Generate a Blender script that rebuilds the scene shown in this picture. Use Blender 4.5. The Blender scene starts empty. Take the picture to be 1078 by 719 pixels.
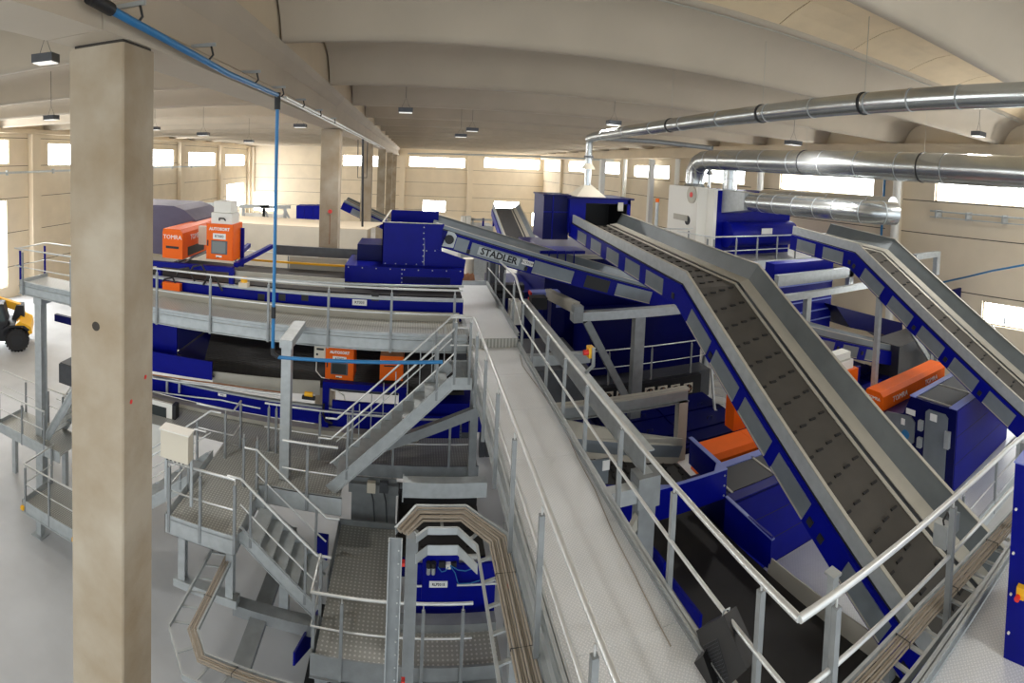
import bpy, bmesh, math, random
from mathutils import Vector, Matrix
random.seed(7)
sc = bpy.context.scene
COL = sc.collection
CZ = 10.2                       # eye height above the hall floor; all coordinates below are measured from the eye
# ---------------------------------------------------------------- camera (a phone panorama: cylindrical lens)
RAD, ROW = 536.78, 199.757
_a, _b, _c = -0.1911, -0.04473, -0.043622
ROT = Matrix.Rotation(_a, 3, 'Z') @ Matrix.Rotation(_b, 3, 'X') @ Matrix.Rotation(_c, 3, 'Y')
cam = bpy.data.cameras.new('camera'); camo = bpy.data.objects.new('camera', cam); COL.objects.link(camo)
cam.type = 'PANO'; cam.panorama_type = 'CENTRAL_CYLINDRICAL'
cam.central_cylindrical_radius = 1.0
cam.central_cylindrical_range_u_min = -539 / RAD; cam.central_cylindrical_range_u_max = 539 / RAD
cam.central_cylindrical_range_v_min = -(719 - ROW) / RAD; cam.central_cylindrical_range_v_max = ROW / RAD
cam.clip_start = 0.02; cam.clip_end = 1000
camo.matrix_world = Matrix.Translation((0, 0, CZ)) @ (ROT @ Matrix.Rotation(math.pi / 2, 3, 'X')).to_4x4()
sc.camera = camo

def ray(px, py):
    t = (px - 539) / RAD
    return ROT @ Vector((math.sin(t), math.cos(t), -(py - ROW) / RAD))
def P(px, py, x=None, y=None, z=None):
    """the point of the plane x=, y= or z= that the surveyed sight line meets"""
    r = ray(px, py)
    k = x / r.x if x is not None else y / r.y if y is not None else z / r.z
    return Vector(r * k)

WINE = 13.0; LAMPP = 150.0
# ---------------------------------------------------------------- materials
def new_mat(name, col, rough=.6, metal=0., noise=0., nscale=6., bump=0., bscale=30., col2=None, emit=None, estr=0., spec=.5):
    m = bpy.data.materials.new(name); m.use_nodes = True
    nt = m.node_tree; b = nt.nodes['Principled BSDF']
    b.inputs['Base Color'].default_value = (*col, 1); b.inputs['Roughness'].default_value = rough
    b.inputs['Metallic'].default_value = metal
    b.inputs['Specular IOR Level'].default_value = spec
    if noise or bump: tc = nt.nodes.new('ShaderNodeTexCoord')
    if noise:
        n = nt.nodes.new('ShaderNodeTexNoise'); n.inputs['Scale'].default_value = nscale; n.inputs['Detail'].default_value = 5
        nt.links.new(tc.outputs['Object'], n.inputs['Vector'])
        r = nt.nodes.new('ShaderNodeValToRGB')
        c2 = col2 or tuple(c * (1 - noise) for c in col)
        r.color_ramp.elements[0].position = .3; r.color_ramp.elements[1].position = .7
        r.color_ramp.elements[0].color = (*c2, 1); r.color_ramp.elements[1].color = (*col, 1)
        nt.links.new(n.outputs['Fac'], r.inputs['Fac']); nt.links.new(r.outputs['Color'], b.inputs['Base Color'])
    if bump:
        n2 = nt.nodes.new('ShaderNodeTexNoise'); n2.inputs['Scale'].default_value = bscale
        nt.links.new(tc.outputs['Object'], n2.inputs['Vector'])
        bp = nt.nodes.new('ShaderNodeBump'); bp.inputs['Strength'].default_value = bump; bp.inputs['Distance'].default_value = .02
        nt.links.new(n2.outputs['Fac'], bp.inputs['Height']); nt.links.new(bp.outputs['Normal'], b.inputs['Normal'])
    if emit:
        b.inputs['Emission Color'].default_value = (*emit, 1); b.inputs['Emission Strength'].default_value = estr
    return m
def S(r, g, b):
    f = lambda c: (c / 255 / 12.92) if c / 255 <= .04045 else ((c / 255 + .055) / 1.055) ** 2.4
    return (f(r), f(g), f(b))
M = {}
M['conc'] = new_mat('precast_concrete', S(214, 198, 172), .85, noise=.10, nscale=.9, bump=.1, bscale=8)
M['conc_col'] = new_mat('column_concrete', S(176, 165, 147), .85, noise=.3, nscale=1.3, bump=.3, bscale=14, col2=S(148, 131, 106))
M['beamc'] = new_mat('beam_concrete', S(188, 175, 156), .8, noise=.12, nscale=.6, bump=.08, bscale=6)
M['infill'] = new_mat('infill_panel', S(228, 206, 170), .85, noise=.12, nscale=1.5)
M['wallc'] = new_mat('wall_panel', S(222, 208, 184), .85, noise=.09, nscale=.7)
M['dark'] = new_mat('dark_joint', S(60, 54, 48), .9)
M['floor'] = new_mat('polished_concrete_floor', S(190, 192, 194), .45, noise=.16, nscale=.8, bump=.03, bscale=3)
M['galv'] = new_mat('galvanised_steel', S(182, 187, 188), .42, .4, noise=.16, nscale=7)
M['galvd'] = new_mat('weathered_galvanised_steel', S(148, 152, 153), .5, .35, noise=.2, nscale=5)
M['rail'] = new_mat('zinc_tube', S(212, 214, 212), .35, .45, noise=.1, nscale=10)
M['shiny'] = new_mat('bright_zinc_sheet', S(196, 200, 200), .26, .85, noise=.1, nscale=3)
M['cover'] = new_mat('light_sheet_cover', S(176, 172, 160), .5, .25, noise=.08, nscale=4)
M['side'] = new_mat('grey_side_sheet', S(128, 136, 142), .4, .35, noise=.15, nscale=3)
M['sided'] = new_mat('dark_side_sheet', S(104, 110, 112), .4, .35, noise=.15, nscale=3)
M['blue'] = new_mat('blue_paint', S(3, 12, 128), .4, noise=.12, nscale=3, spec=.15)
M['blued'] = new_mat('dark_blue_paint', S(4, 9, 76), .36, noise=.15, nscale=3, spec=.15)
M['belt'] = new_mat('belt_rubber', S(74, 70, 64), .8, noise=.18, nscale=2.5)
M['beltd'] = new_mat('dark_belt_rubber', S(46, 44, 42), .7, noise=.3, nscale=2.)
M['black'] = new_mat('black_plastic', S(28, 28, 30), .5)
M['cleat'] = new_mat('cleat_rubber', S(34, 32, 31), .8)
M['orange'] = new_mat('orange_paint', S(240, 104, 14), .45, noise=.05, nscale=4, spec=.25)
M['white'] = new_mat('white_paint', S(226, 224, 216), .5)
M['cream'] = new_mat('cream_sheet', S(214, 206, 188), .55, noise=.06, nscale=2)
M['label'] = new_mat('label_white', S(235, 235, 232), .5)
M['ink'] = new_mat('ink_black', S(30, 30, 34), .6)
M['screen'] = new_mat('grey_screen', S(112, 118, 116), .2)
M['screend'] = new_mat('dark_screen', S(48, 54, 54), .2)
M['window'] = new_mat('lit_window', S(250, 250, 250), .4, emit=(.94, .975, 1), estr=WINE)
M['airpipe'] = new_mat('light_blue_pipe', S(34, 112, 166), .4)
M['hoodp'] = new_mat('purple_grey_tarpaulin', S(88, 82, 104), .6, noise=.15, nscale=3)
M['cable'] = new_mat('grey_cable', S(160, 150, 136), .7, noise=.12, nscale=8)
M['yellow'] = new_mat('yellow_paint', S(240, 180, 30), .4)
M['red'] = new_mat('red_plastic', S(214, 44, 36), .4)
M['tyre'] = new_mat('tyre_rubber', S(40, 39, 40), .85)
M['glass'] = new_mat('dark_cab_glass', S(60, 72, 74), .12)
M['steel'] = new_mat('dark_steel', S(92, 94, 98), .45, .5, noise=.15)
M['lamp'] = new_mat('lamp_diffuser', S(245, 245, 240), .4, emit=(1, .97, .9), estr=.5)
M['wood'] = new_mat('brown_scrap', S(150, 104, 74), .8, noise=.3)
M['lblue'] = new_mat('pale_blue_edge', S(120, 132, 200), .4)

def tread_mat(name, col, kind):
    """chequer plate (kind 'plate'), or perforated plate with bright rims (kind 'perf'), as bump and small spots"""
    m = new_mat(name, col, .36, .15); nt = m.node_tree; b = nt.nodes['Principled BSDF']
    tc = nt.nodes.new('ShaderNodeTexCoord'); mp = nt.nodes.new('ShaderNodeMapping')
    nt.links.new(tc.outputs['Object'], mp.inputs['Vector'])
    mp.inputs['Rotation'].default_value = (0, 0, math.radians(45) if kind == 'plate' else 0)
    k = {'plate': 34, 'perf': 13, 'dots': 17}[kind]
    mp.inputs['Scale'].default_value = (k, k, k)
    sep = nt.nodes.new('ShaderNodeSeparateXYZ'); nt.links.new(mp.outputs['Vector'], sep.inputs[0])
    def mth(op, a, bb=None):
        n = nt.nodes.new('ShaderNodeMath'); n.operation = op
        for i, v in enumerate((a, bb)):
            if v is None: continue
            if isinstance(v, (int, float)): n.inputs[i].default_value = v
            else: nt.links.new(v, n.inputs[i])
        return n.outputs[0]
    fx = mth('SUBTRACT', mth('FRACT', sep.outputs['X']), .5); fy = mth('SUBTRACT', mth('FRACT', sep.outputs['Y']), .5)
    if kind == 'plate':   # alternate bars
        ch = mth('MODULO', mth('ADD', mth('FLOOR', sep.outputs['X']), mth('FLOOR', sep.outputs['Y'])), 2.)
        ch = mth('ABSOLUTE', ch)
        ax = mth('ABSOLUTE', fx); ay = mth('ABSOLUTE', fy)
        h1 = mth('MULTIPLY', mth('LESS_THAN', ax, .42), mth('LESS_THAN', ay, .16))
        h2 = mth('MULTIPLY', mth('LESS_THAN', ay, .42), mth('LESS_THAN', ax, .16))
        h = mth('ADD', mth('MULTIPLY', h1, ch), mth('MULTIPLY', h2, mth('SUBTRACT', 1., ch)))
    else:
        d = mth('ADD', mth('MULTIPLY', fx, fx), mth('MULTIPLY', fy, fy))
        h = mth('LESS_THAN', d, .05 if kind == 'perf' else .07)
    noi = nt.nodes.new('ShaderNodeTexNoise'); noi.inputs['Scale'].default_value = 2.2; noi.inputs['Detail'].default_value = 6
    nt.links.new(tc.outputs['Object'], noi.inputs['Vector'])
    mix = nt.nodes.new('ShaderNodeMix'); mix.data_type = 'RGBA'
    mix.inputs[6].default_value = (*[c * .82 for c in col], 1); mix.inputs[7].default_value = (*col, 1)
    nt.links.new(noi.outputs['Fac'], mix.inputs[0])
    mix2 = nt.nodes.new('ShaderNodeMix'); mix2.data_type = 'RGBA'
    nt.links.new(mth('MULTIPLY', h, .5 if kind == 'plate' else .8), mix2.inputs[0]); nt.links.new(mix.outputs[2], mix2.inputs[6])
    mix2.inputs[7].default_value = (*[min(1, c * 1.7) for c in col], 1)
    nt.links.new(mix2.outputs[2], b.inputs['Base Color'])
    bp = nt.nodes.new('ShaderNodeBump'); bp.inputs['Strength'].default_value = .35; bp.inputs['Distance'].default_value = .004
    nt.links.new(h, bp.inputs['Height']); nt.links.new(bp.outputs['Normal'], b.inputs['Normal'])
    return m
M['plate'] = tread_mat('chequer_plate', S(224, 227, 229), 'plate')
M['perf'] = tread_mat('perforated_plate', S(150, 150, 144), 'perf')
M['plated'] = tread_mat('worn_chequer_plate', S(158, 159, 154), 'dots')

# ---------------------------------------------------------------- mesh builder
class MB:
    def __init__(s): s.v = []; s.f = []; s.m = []; s.sm = []; s.mats = []; s.cur = 0
    def mat(s, key):
        if key not in s.mats: s.mats.append(key)
        s.cur = s.mats.index(key); return s
    def add(s, vs, fs, smooth=False):
        o = len(s.v); s.v += [Vector(v) for v in vs]
        for f in fs: s.f.append([o + i for i in f]); s.m.append(s.cur); s.sm.append(smooth)
        return s
    def hexa(s, p):    # 8 points: bottom loop 0-3, top loop 4-7
        return s.add(p, [(3, 2, 1, 0), (4, 5, 6, 7), (0, 1, 5, 4), (1, 2, 6, 5), (2, 3, 7, 6), (3, 0, 4, 7)])
    def box(s, x0, x1, y0, y1, z0, z1):
        x0, x1 = min(x0, x1), max(x0, x1); y0, y1 = min(y0, y1), max(y0, y1); z0, z1 = min(z0, z1), max(z0, z1)
        return s.hexa([(x0, y0, z0), (x1, y0, z0), (x1, y1, z0), (x0, y1, z0), (x0, y0, z1), (x1, y0, z1), (x1, y1, z1), (x0, y1, z1)])
    def bar(s, p, q, w, h=None, up=(0, 0, 1)):   # w: across, h: along up
        p, q = Vector(p), Vector(q); h = h or w; d = (q - p).normalized(); up = Vector(up)
        if abs(d.dot(up)) > .98: up = Vector((0, 1, 0))
        a = d.cross(up).normalized() * w / 2; b = a.cross(d).normalized() * h / 2
        return s.hexa([p - a - b, p + a - b, q + a - b, q - a - b, p - a + b, p + a + b, q + a + b, q - a + b])
    def prism(s, poly, e):   # poly: planar 3-d loop, e: extrusion vector
        n = len(poly); e = Vector(e); a = [Vector(p) for p in poly]; b = [p + e for p in a]
        return s.add(a + b, [tuple(range(n - 1, -1, -1)), tuple(range(n, 2 * n))] + [(i, (i + 1) % n, n + (i + 1) % n, n + i) for i in range(n)])
    def tube(s, pts, r, n=10, cap=True):
        pts = [Vector(p) for p in pts]; rings = []; L = len(pts)
        ref = Vector((0, 0, 1))
        for i, p in enumerate(pts):
            d = ((pts[min(i + 1, L - 1)] - p).normalized() + (p - pts[max(i - 1, 0)]).normalized())
            d = d.normalized() if d.length > 1e-6 else Vector((0, 1, 0))
            rf = ref if abs(d.dot(ref)) < .95 else Vector((0, 1, 0))
            if i == 0: a = d.cross(rf).normalized()
            else: a = (a - d * a.dot(d)).normalized()
            b = d.cross(a)
            rr = r[i] if isinstance(r, (list, tuple)) else r
            cs = 1.
            if 0 < i < L - 1:
                c = (pts[i + 1] - p).normalized().dot((p - pts[i - 1]).normalized()); cs = 1 / max(.5, math.sqrt((1 + c) / 2))
            rings.append([p + (a * math.cos(2 * math.pi * k / n) + b * math.sin(2 * math.pi * k / n)) * rr for k in range(n)])
        vs = [v for g in rings for v in g]; fs = []
        for i in range(L - 1):
            for k in range(n): fs.append((i * n + k, i * n + (k + 1) % n, (i + 1) * n + (k + 1) % n, (i + 1) * n + k))
        s.add(vs, fs, True)
        if cap: s.add(rings[0], [tuple(range(n - 1, -1, -1))]); s.add(rings[-1], [tuple(range(n))])
        return s
    def cyl(s, p, q, r, n=16): return s.tube([p, q], r, n)
    def mesh(s, name, org=(0, 0, 0)):
        me = bpy.data.meshes.new(name); o = Vector(org)
        me.from_pydata([tuple(v - o) for v in s.v], [], s.f)
        for k in (s.mats or ['galv']): me.materials.append(M[k])
        me.polygons.foreach_set('material_index', s.m); me.polygons.foreach_set('use_smooth', s.sm)
        me.validate(); me.update()
        return me
ORG = {}
def tag(o, label=None, cat=None, group=None, kind=None):
    if label: o['label'] = label
    if cat: o['category'] = cat
    if group: o['group'] = group
    if kind: o['kind'] = kind
    return o
def thing(name, label, cat, loc, group=None):
    loc = Vector(loc); o = bpy.data.objects.new(name, None); COL.objects.link(o); o.empty_display_size = .1
    o.location = loc + Vector((0, 0, CZ)); ORG[o.name] = loc
    return tag(o, label, cat, group)
def part(name, mb, parent, mat=None, label=None):
    if mat and not mb.mats: mb.mats.append(mat)
    org = ORG[parent.name]; o = bpy.data.objects.new(name, mb.mesh(name, org)); COL.objects.link(o)
    o.parent = parent; ORG[o.name] = org
    return tag(o, label)
def solo(name, mb, mat, label, cat, group=None, kind=None):
    if mat and not mb.mats: mb.mats.append(mat)
    xs, ys, zs = zip(*[tuple(v) for v in mb.v])
    org = Vector(((min(xs) + max(xs)) / 2, (min(ys) + max(ys)) / 2, min(zs)))
    o = bpy.data.objects.new(name, mb.mesh(name, org)); COL.objects.link(o)
    o.location = org + Vector((0, 0, CZ)); ORG[o.name] = org
    return tag(o, label, cat, group, kind)
def struct(name, mb, mat=None, parent=None, label=None):
    if parent: return part(name, mb, parent, mat, label)
    return solo(name, mb, mat, label, None, None, 'structure')
def B(mat, *boxes):
    m = MB().mat(mat)
    for b in boxes: m.box(*b)
    return m
def text(name, s, size, origin, right, up, mat, parent, bold=0.0, depth=.004, center=True):
    """raised lettering at origin (centre of the line), running along right, standing along up"""
    cu = bpy.data.curves.new('t', 'FONT'); cu.body = s; cu.size = size; cu.extrude = depth; cu.offset = bold
    cu.align_x = 'CENTER'; cu.align_y = 'CENTER'; cu.resolution_u = 2
    ob = bpy.data.objects.new('t', cu); COL.objects.link(ob)
    dg = bpy.context.evaluated_depsgraph_get(); me = bpy.data.meshes.new_from_object(ob.evaluated_get(dg))
    bpy.data.objects.remove(ob); bpy.data.curves.remove(cu)
    r, u = Vector(right).normalized(), Vector(up).normalized(); n = r.cross(u)
    mt = Matrix((r, u, n)).transposed().to_4x4(); mt.translation = Vector(origin) - ORG[parent.name] + n * depth
    me.transform(mt); me.materials.clear(); me.materials.append(M[mat]); me.name = name
    o = bpy.data.objects.new(name, me); COL.objects.link(o); o.parent = parent; ORG[o.name] = ORG[parent.name]
    return o
X_, Y_, Z_ = Vector((1, 0, 0)), Vector((0, 1, 0)), Vector((0, 0, 1))
FL = -CZ                          # floor level seen from the eye
# ================================================================ THE HALL
WX, WL, WB, WF = 20.0, -26.4, 78.0, -9.0        # right, left, back wall planes and the open front
struct('floor', MB().mat('floor').box(WL - .3, WX + .3, WF - 6, WB + .3, FL - .3, FL))
def wall_with_holes(name, axis, at, out, a0, a1, z0, z1, holes, joints, t=.25):
    """a precast wall in the plane axis=at; holes are (a0,a1,z0,z1); joints are grooves drawn as thin dark strips set in the face"""
    mb = MB().mat('wallc')
    As = sorted({a0, a1, *[h[0] for h in holes], *[h[1] for h in holes]}); Zs = sorted({z0, z1, *[h[2] for h in holes], *[h[3] for h in holes]})
    for i in range(len(As) - 1):
        for j in range(len(Zs) - 1):
            ca, cz = (As[i] + As[i + 1]) / 2, (Zs[j] + Zs[j + 1]) / 2
            if any(h[0] < ca < h[1] and h[2] < cz < h[3] for h in holes): continue
            if axis == 'x': mb.box(at, at + out * t, As[i], As[i + 1], Zs[j], Zs[j + 1])
            else: mb.box(As[i], As[i + 1], at, at + out * t, Zs[j], Zs[j + 1])
    mb.mat('dark')
    for z in joints:
        segs = [(a0, a1)]
        for h in holes:
            if h[2] < z < h[3]:
                segs = [s for g in segs for s in ([(g[0], min(g[1], h[0])), (max(g[0], h[1]), g[1])] if g[0] < h[1] and g[1] > h[0] else [g]) if s[1] - s[0] > .05]
        for g in segs:
            if axis == 'x': mb.box(at - out * .004, at + out * .01, g[0], g[1], z - .02, z + .02)
            else: mb.box(g[0], g[1], at - out * .004, at + out * .01, z - .02, z + .02)
    return struct(name, mb)
NW = [0]
def window(axis, at, out, a0, a1, z0, z1, n=4):
    NW[0] += 1
    f = MB().mat('cream'); w = .07; d0, d1 = at + out * .10, at + out * .18
    def bx(mb, A0, A1, Z0, Z1, e0=d0, e1=d1):
        (mb.box(e0, e1, A0, A1, Z0, Z1) if axis == 'x' else mb.box(A0, A1, e0, e1, Z0, Z1))
    bx(f, a0, a1, z0, z0 + w); bx(f, a0, a1, z1 - w, z1); bx(f, a0, a0 + w, z0, z1); bx(f, a1 - w, a1, z0, z1)
    o = struct('window_%d' % NW[0], f)
    p = MB().mat('window'); bx(p, a0, a1, z0, z1, at + out * .17, at + out * .20)
    struct('pane', p, None, o)
    return o
TOP = 3.2
def yy(a, b): return [(P(*a, x=WX), P(*b, x=WX))]
# right wall: one long strip window per bay
def rw(u0, u1, t0, t1, b0, b1, x=WX):
    A, Bq = P(u0, t0, x=x), P(u1, t1, x=x); C, D = P(u0, b0, x=x), P(u1, b1, x=x)
    return (min(A.y, Bq.y), max(A.y, Bq.y), (C.z + D.z) / 2, (A.z + Bq.z) / 2)
HR = [rw(577, 590, 168.5, 169.3, 180, 180.8), rw(599, 622, 169.2, 170, 180.5, 181.5), rw(634.5, 654, 170, 171.2, 182.3, 184.6),
      rw(668, 704.6, 172.3, 175.7, 186.3, 189), rw(737, 784, 177.2, 180, 191.5, 195.2), rw(821.5, 920, 181.9, 187.5, 199.5, 207.5), (4.2, 12.3, -.50, .47), (-6.4, 1.7, -.50, .47)]
low = [rw(1034, 1100, 318, 325, 343, 350)]
wall_with_holes('wall_right', 'x', WX, 1, WF, WB, FL, TOP, HR + low, [1.35, -.5, -2.0, -4.4, -6.8, -9.0])
for h in HR: window('x', WX, 1, *h)
for h in low: window('x', WX, 1, *h)
HL = [rw(-60, 9, 145, 147.5, 174, 173.9, WL), rw(50.8, 84, 150.5, 151.6, 174, 174.2, WL), rw(150, 183, 156, 158, 175.3, 175, WL), rw(199, 227, 159.7, 160.8, 174.8, 174.8, WL), rw(238, 258, 162, 163, 174.4, 174.4, WL)]
lowL = [rw(-80, 7, 215, 214, 312, 312, WL), rw(239, 257, 193, 193, 217, 218, WL)]
wall_with_holes('wall_left', 'x', WL, -1, WF, WB, FL, TOP, HL + lowL, [1.5, -.55, -2.9, -5.4, -7.9])
for h in HL + lowL: window('x', WL, -1, *h)
def bw(u0, u1, t, b):
    A, C = P(u0, t, y=WB), P(u1, b, y=WB); A2 = P(u1, t, y=WB); C2 = P(u0, b, y=WB)
    return (A.x, C.x, (C.z + C2.z) / 2, (A.z + A2.z) / 2)
HB = [bw(361, 399, 163.6, 175), bw(431, 489.5, 165.6, 176.2), bw(510, 568, 167, 177.8)]
lowB = [bw(445, 469, 211, 223), bw(520, 546, 212, 226), bw(560, 568, 224, 238), bw(265, 288, 202, 222)]
wall_with_holes('wall_back', 'y', WB, 1, WL, WX, FL, TOP, HB + lowB[:3] + [(-25.8, -21.5, P(276, 222, y=WB).z, P(276, 203, y=WB).z)], [2.2, -.8, -2.9, -5.0, -7.1])
for h in HB + lowB[:3]: window('y', WB, 1, *h)
# pilasters and eaves beams
pil = []
for y in [14.4 + i * 10.6 for i in range(-2, 6)]: pil.append((WX - .35, WX - .003, y - .35, y + .35, FL, 1.30))
for i, b in enumerate(pil): struct('wall_pilaster', B('wallc', b))
for y in [P(34, 200, x=WL).y + k * 12.3 for k in range(5)]:
    struct('wall_pilaster', B('wallc', (WL + .003, WL + .5, y - .45, y + .45, FL, 1.80)))
for x in [P(495, 180, y=WB).x, P(421, 180, y=WB).x + .4, P(262, 180, y=WB).x + .6]:
    struct('wall_pilaster', B('wallc', (x - .4, x + .4, WB - .4, WB - .003, FL, 1.9)))
struct('eaves_beam', B('conc', (WX - .55, WX - .003, WF, WB, 1.32, 2.12)))
window('y', WB, 1, -25.8, -21.5, P(276, 222, y=WB).z, P(276, 203, y=WB).z)
struct('eaves_beam', B('conc', (WL + .003, WL + .6, WF, WB, 1.82, 2.12)))
# roof wings: bird-wing precast elements spanning across the hall, with vaulted infill panels between them
half = [(.0, .0), (.10, .0), (.15, .13), (.25, .38), (.43, .63), (.70, .81), (1.03, .90), (1.25, .93), (1.25, 1.03)]
prof = [(-a, b) for a, b in reversed(half)] + half[1:]
YK = [3.92 + 5.18 * k for k in range(-3, 15)]
ZB = 2.13
def wing(x0, x1, y):
    n = len(prof); mb = MB().mat('beamc')
    A = [(x0, y + a, ZB + b) for a, b in prof]; C = [(x1, y + a, ZB + b) for a, b in prof]
    fs = [(i, i + 1, n + i + 1, n + i) for i in range(n - 1)]
    mb.add(A + C, fs, True); mb.add(A, [tuple(range(n - 1, -1, -1))]); mb.add(C, [tuple(range(n))]); mb.add([A[0], A[-1], C[-1], C[0]], [(0, 1, 2, 3)])
    return struct('roof_beam', mb)
for y in YK:
    if WF < y < WB - .5: wing(-2.45, WX - .02, y); wing(WL + .02, -3.23, y)
cp = MB().mat('infill')
for k in range(len(YK) - 1):
    y0, y1 = YK[k] + 1.2, YK[k + 1] - 1.2
    if y0 < WF or y1 > WB: continue
    N = 6; arch = [(y0 + (y1 - y0) * i / N, ZB + .97 + .34 * math.sin(math.pi * i / N)) for i in range(N + 1)]
    x = -2.4
    spans = [(-2.4 + 2.24 * i, -2.4 + 2.24 * (i + 1) - .025) for i in range(10)] + [(WL + .05 + 2.3 * i, WL + .05 + 2.3 * (i + 1) - .025) for i in range(10)]
    for a, b in spans:
        vs = [(a, *q) for q in arch] + [(b, *q) for q in arch] + [(a, q[0], q[1] + .08) for q in arch] + [(b, q[0], q[1] + .08) for q in arch]
        n = N + 1; fs = []
        for i in range(N): fs += [(i, i + 1, n + i + 1, n + i), (2 * n + i, 3 * n + i, 3 * n + i + 1, 2 * n + i + 1)]
        fs += [(i, 2 * n + i, 2 * n + i + 1, i + 1) for i in range(N)] + [(n + i, n + i + 1, 3 * n + i + 1, 3 * n + i) for i in range(N)]
        cp.add(vs, fs)
struct('ceiling', cp)
struct('roof_slab', B('dark', (WL - .3, WX + .3, WF - 1.5, WB + .3, ZB + 1.45, ZB + 1.65)))
struct('girder_upstand', B('conc', (-3.18, -2.50, WF, WB, 2.125, ZB + 1.44)))
# spine girder and its columns
gp = [(-2.50, 1.07), (-2.50, 1.24), (-2.66, 1.34), (-2.66, 1.78), (-2.50, 1.96), (-2.44, 2.12), (-3.24, 2.12), (-3.18, 1.96), (-3.02, 1.78), (-3.02, 1.34), (-3.12, 1.24), (-3.12, 1.07)]
for y0, y1 in ((WF, 3.55), (3.57, 16.9), (16.92, 29.6), (29.62, 42.4), (42.42, 55.2), (55.22, WB)):
    struct('roof_girder', MB().mat('beamc').prism([(x, y0, z) for x, z in gp], (0, y1 - y0, 0)))
for i, y in enumerate((3.9, 16.7, 29.5, 42.3, 55.1, 67.9)):
    c = MB().mat('conc_col'); ch = .015; x0, x1, y0, y1 = -3.14, -2.51, y, y + .55
    c.prism([(x0 + ch, y0, FL), (x1 - ch, y0, FL), (x1, y0 + ch, FL), (x1, y1, FL), (x0, y1, FL), (x0, y0 + ch, FL)], (0, 0, 1.04 - FL))
    if i == 0:
        c.mat('dark'); q = P(101, 343.5, y=y); c.cyl((q.x, y - .002, q.z), (q.x, y + .03, q.z), .045, 18)
        c.mat('red')
        for u, v in ((153, 397), (138, 423)):
            q = P(u, v, x=x1); c.cyl((x1 + .004, q.y, q.z), (x1 - .02, q.y, q.z), .022, 12)
        c.mat('dark').box(x0 + .06, x1 - .02, y0 + .02, y1 - .02, 1.04, 1.07)
    if i == 1:
        q = P(347.6, 222.6, y=y); c.mat('red').cyl((q.x, y - .03, q.z), (q.x, y + .01, q.z), .07, 12); c.mat('wood').box(q.x - .012, q.x + .012, y - .003, y + .01, q.z - 1.1, q.z - .1)
    struct('concrete_column', c)
# ================================================================ WALKWAYS, RAILINGS AND STAIRS
def railing(name, label, pts, posts, h=1.1, mid=.55, r=.024, psz=.05, below=.22, group=None, knee=True, cat='railing', kick=None, side=None):
    """pts: deck-level run of the railing; posts: points on it. Top tube, knee tube, square posts each a part."""
    t = thing(name, label, cat, min((Vector(p) for p in posts), key=lambda v: v.z) - Vector((0, 0, below)), group)
    part('top_rail', MB().mat('rail').tube([Vector(p) + Z_ * h for p in pts], r, 12), t)
    if knee: part('knee_rail', MB().mat('rail').tube([Vector(p) + Z_ * mid for p in pts], r * .68, 10), t)
    for p in posts:
        p = Vector(p); m = MB().mat('galvd').box(p.x - psz / 2, p.x + psz / 2, p.y - psz / 2, p.y + psz / 2, p.z - below, p.z + h - .09)
        m.mat('rail').cyl(p + Z_ * (h - .1), p + Z_ * (h - .01), .009, 8)
        part('post', m, t)
    return t
def lin(a, b, n): a, b = Vector(a), Vector(b); return [a.lerp(b, i / (n - 1)) for i in range(n)]
DN, DF = -4.07, -3.87        # near deck, far deck of the long catwalk
XL, XR = 1.33, 2.48
# ---- the long catwalk in the middle
t = thing('catwalk', 'long chequer plate catwalk running up the middle of the hall', 'walkway', (1.9, 5, DN - .3))
d = MB().mat('plate'); ys = [-.6, .9, 2.4, 3.85, 5.3, 6.75, 8.2, 9.65, 11.12]
for a, b in zip(ys, ys[1:]): d.box(XL, XR - .05, a + .002, b - .002, DN - .006, DN)
part('deck_plate', d, t)
d = MB().mat('plate').box(XL + .02, XR - .05, 11.15, 16.2, DF - .006, DF)
part('deck_plate', d, t, None, 'upper deck plate one step higher')
part('step_riser', MB().mat('perf').box(XL, XR - .05, 11.12, 11.15, DN - .1, DF), t)
for nm, x0, x1, sg in (('left', XL - .07, XL, -1), ('right', XR - .07, XR, 1)):
    m = MB().mat('galv'); xx = x1 if sg > 0 else x0; y0 = -.6 if sg < 0 else 2.62
    for (ya, yb, z) in ((y0, 11.15, DN), (11.15, 16.2, DF)):
        web = (x0 + .025, x0 + .033) if sg > 0 else (x1 - .033, x1 - .025)
        m.box(web[0], web[1], ya, yb, z - .30, z + .12)
        m.box(x0, x1, ya, yb, z + .112, z + .12); m.box(x0, x1, ya, yb, z - .3, z - .29); m.box(x0 + (.0 if sg < 0 else .02), x1, ya, yb, z - .05, z - .042)
        m.box(x0, x1, ya, yb, z + .05, z + .056)
    part('side_channel', m, t)
part('end_toe_board', MB().mat('galv').box(XL, XR, 16.2, 16.23, DF - .1, DF + .14), t)
cab = MB().mat('cable').tube([P(u, v, z=DN + .012) for u, v in ((547, 373), (550, 385), (590, 440), (608, 482), (626, 515), (645, 560), (668, 605), (690, 650), (706, 680))], .006, 6)
solo('floor_cable', cab, None, 'thin brown cable lying along the right edge of the catwalk deck', 'cable')
yR = [2.81, 4.15, 5.44, 6.68, 7.75, 8.85, 10.0, 11.0]
pr = [(XR, 2.38, DN), (XR, 11.0, DN), (XR, 11.9, DF + .15), (XR, 16.3, DF)]
railing('guard_railing', 'tube railing along the right side of the long catwalk', [Vector(p) for p in pr], [(XR + .02, y, DN) for y in yR] + [(XR + .02, y, DF) for y in (12.1, 13.4, 14.8, 16.2)], r=.027)
yL = [1.6, 2.87, 4.22, 5.48, 6.63, 7.81, 8.94]
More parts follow.
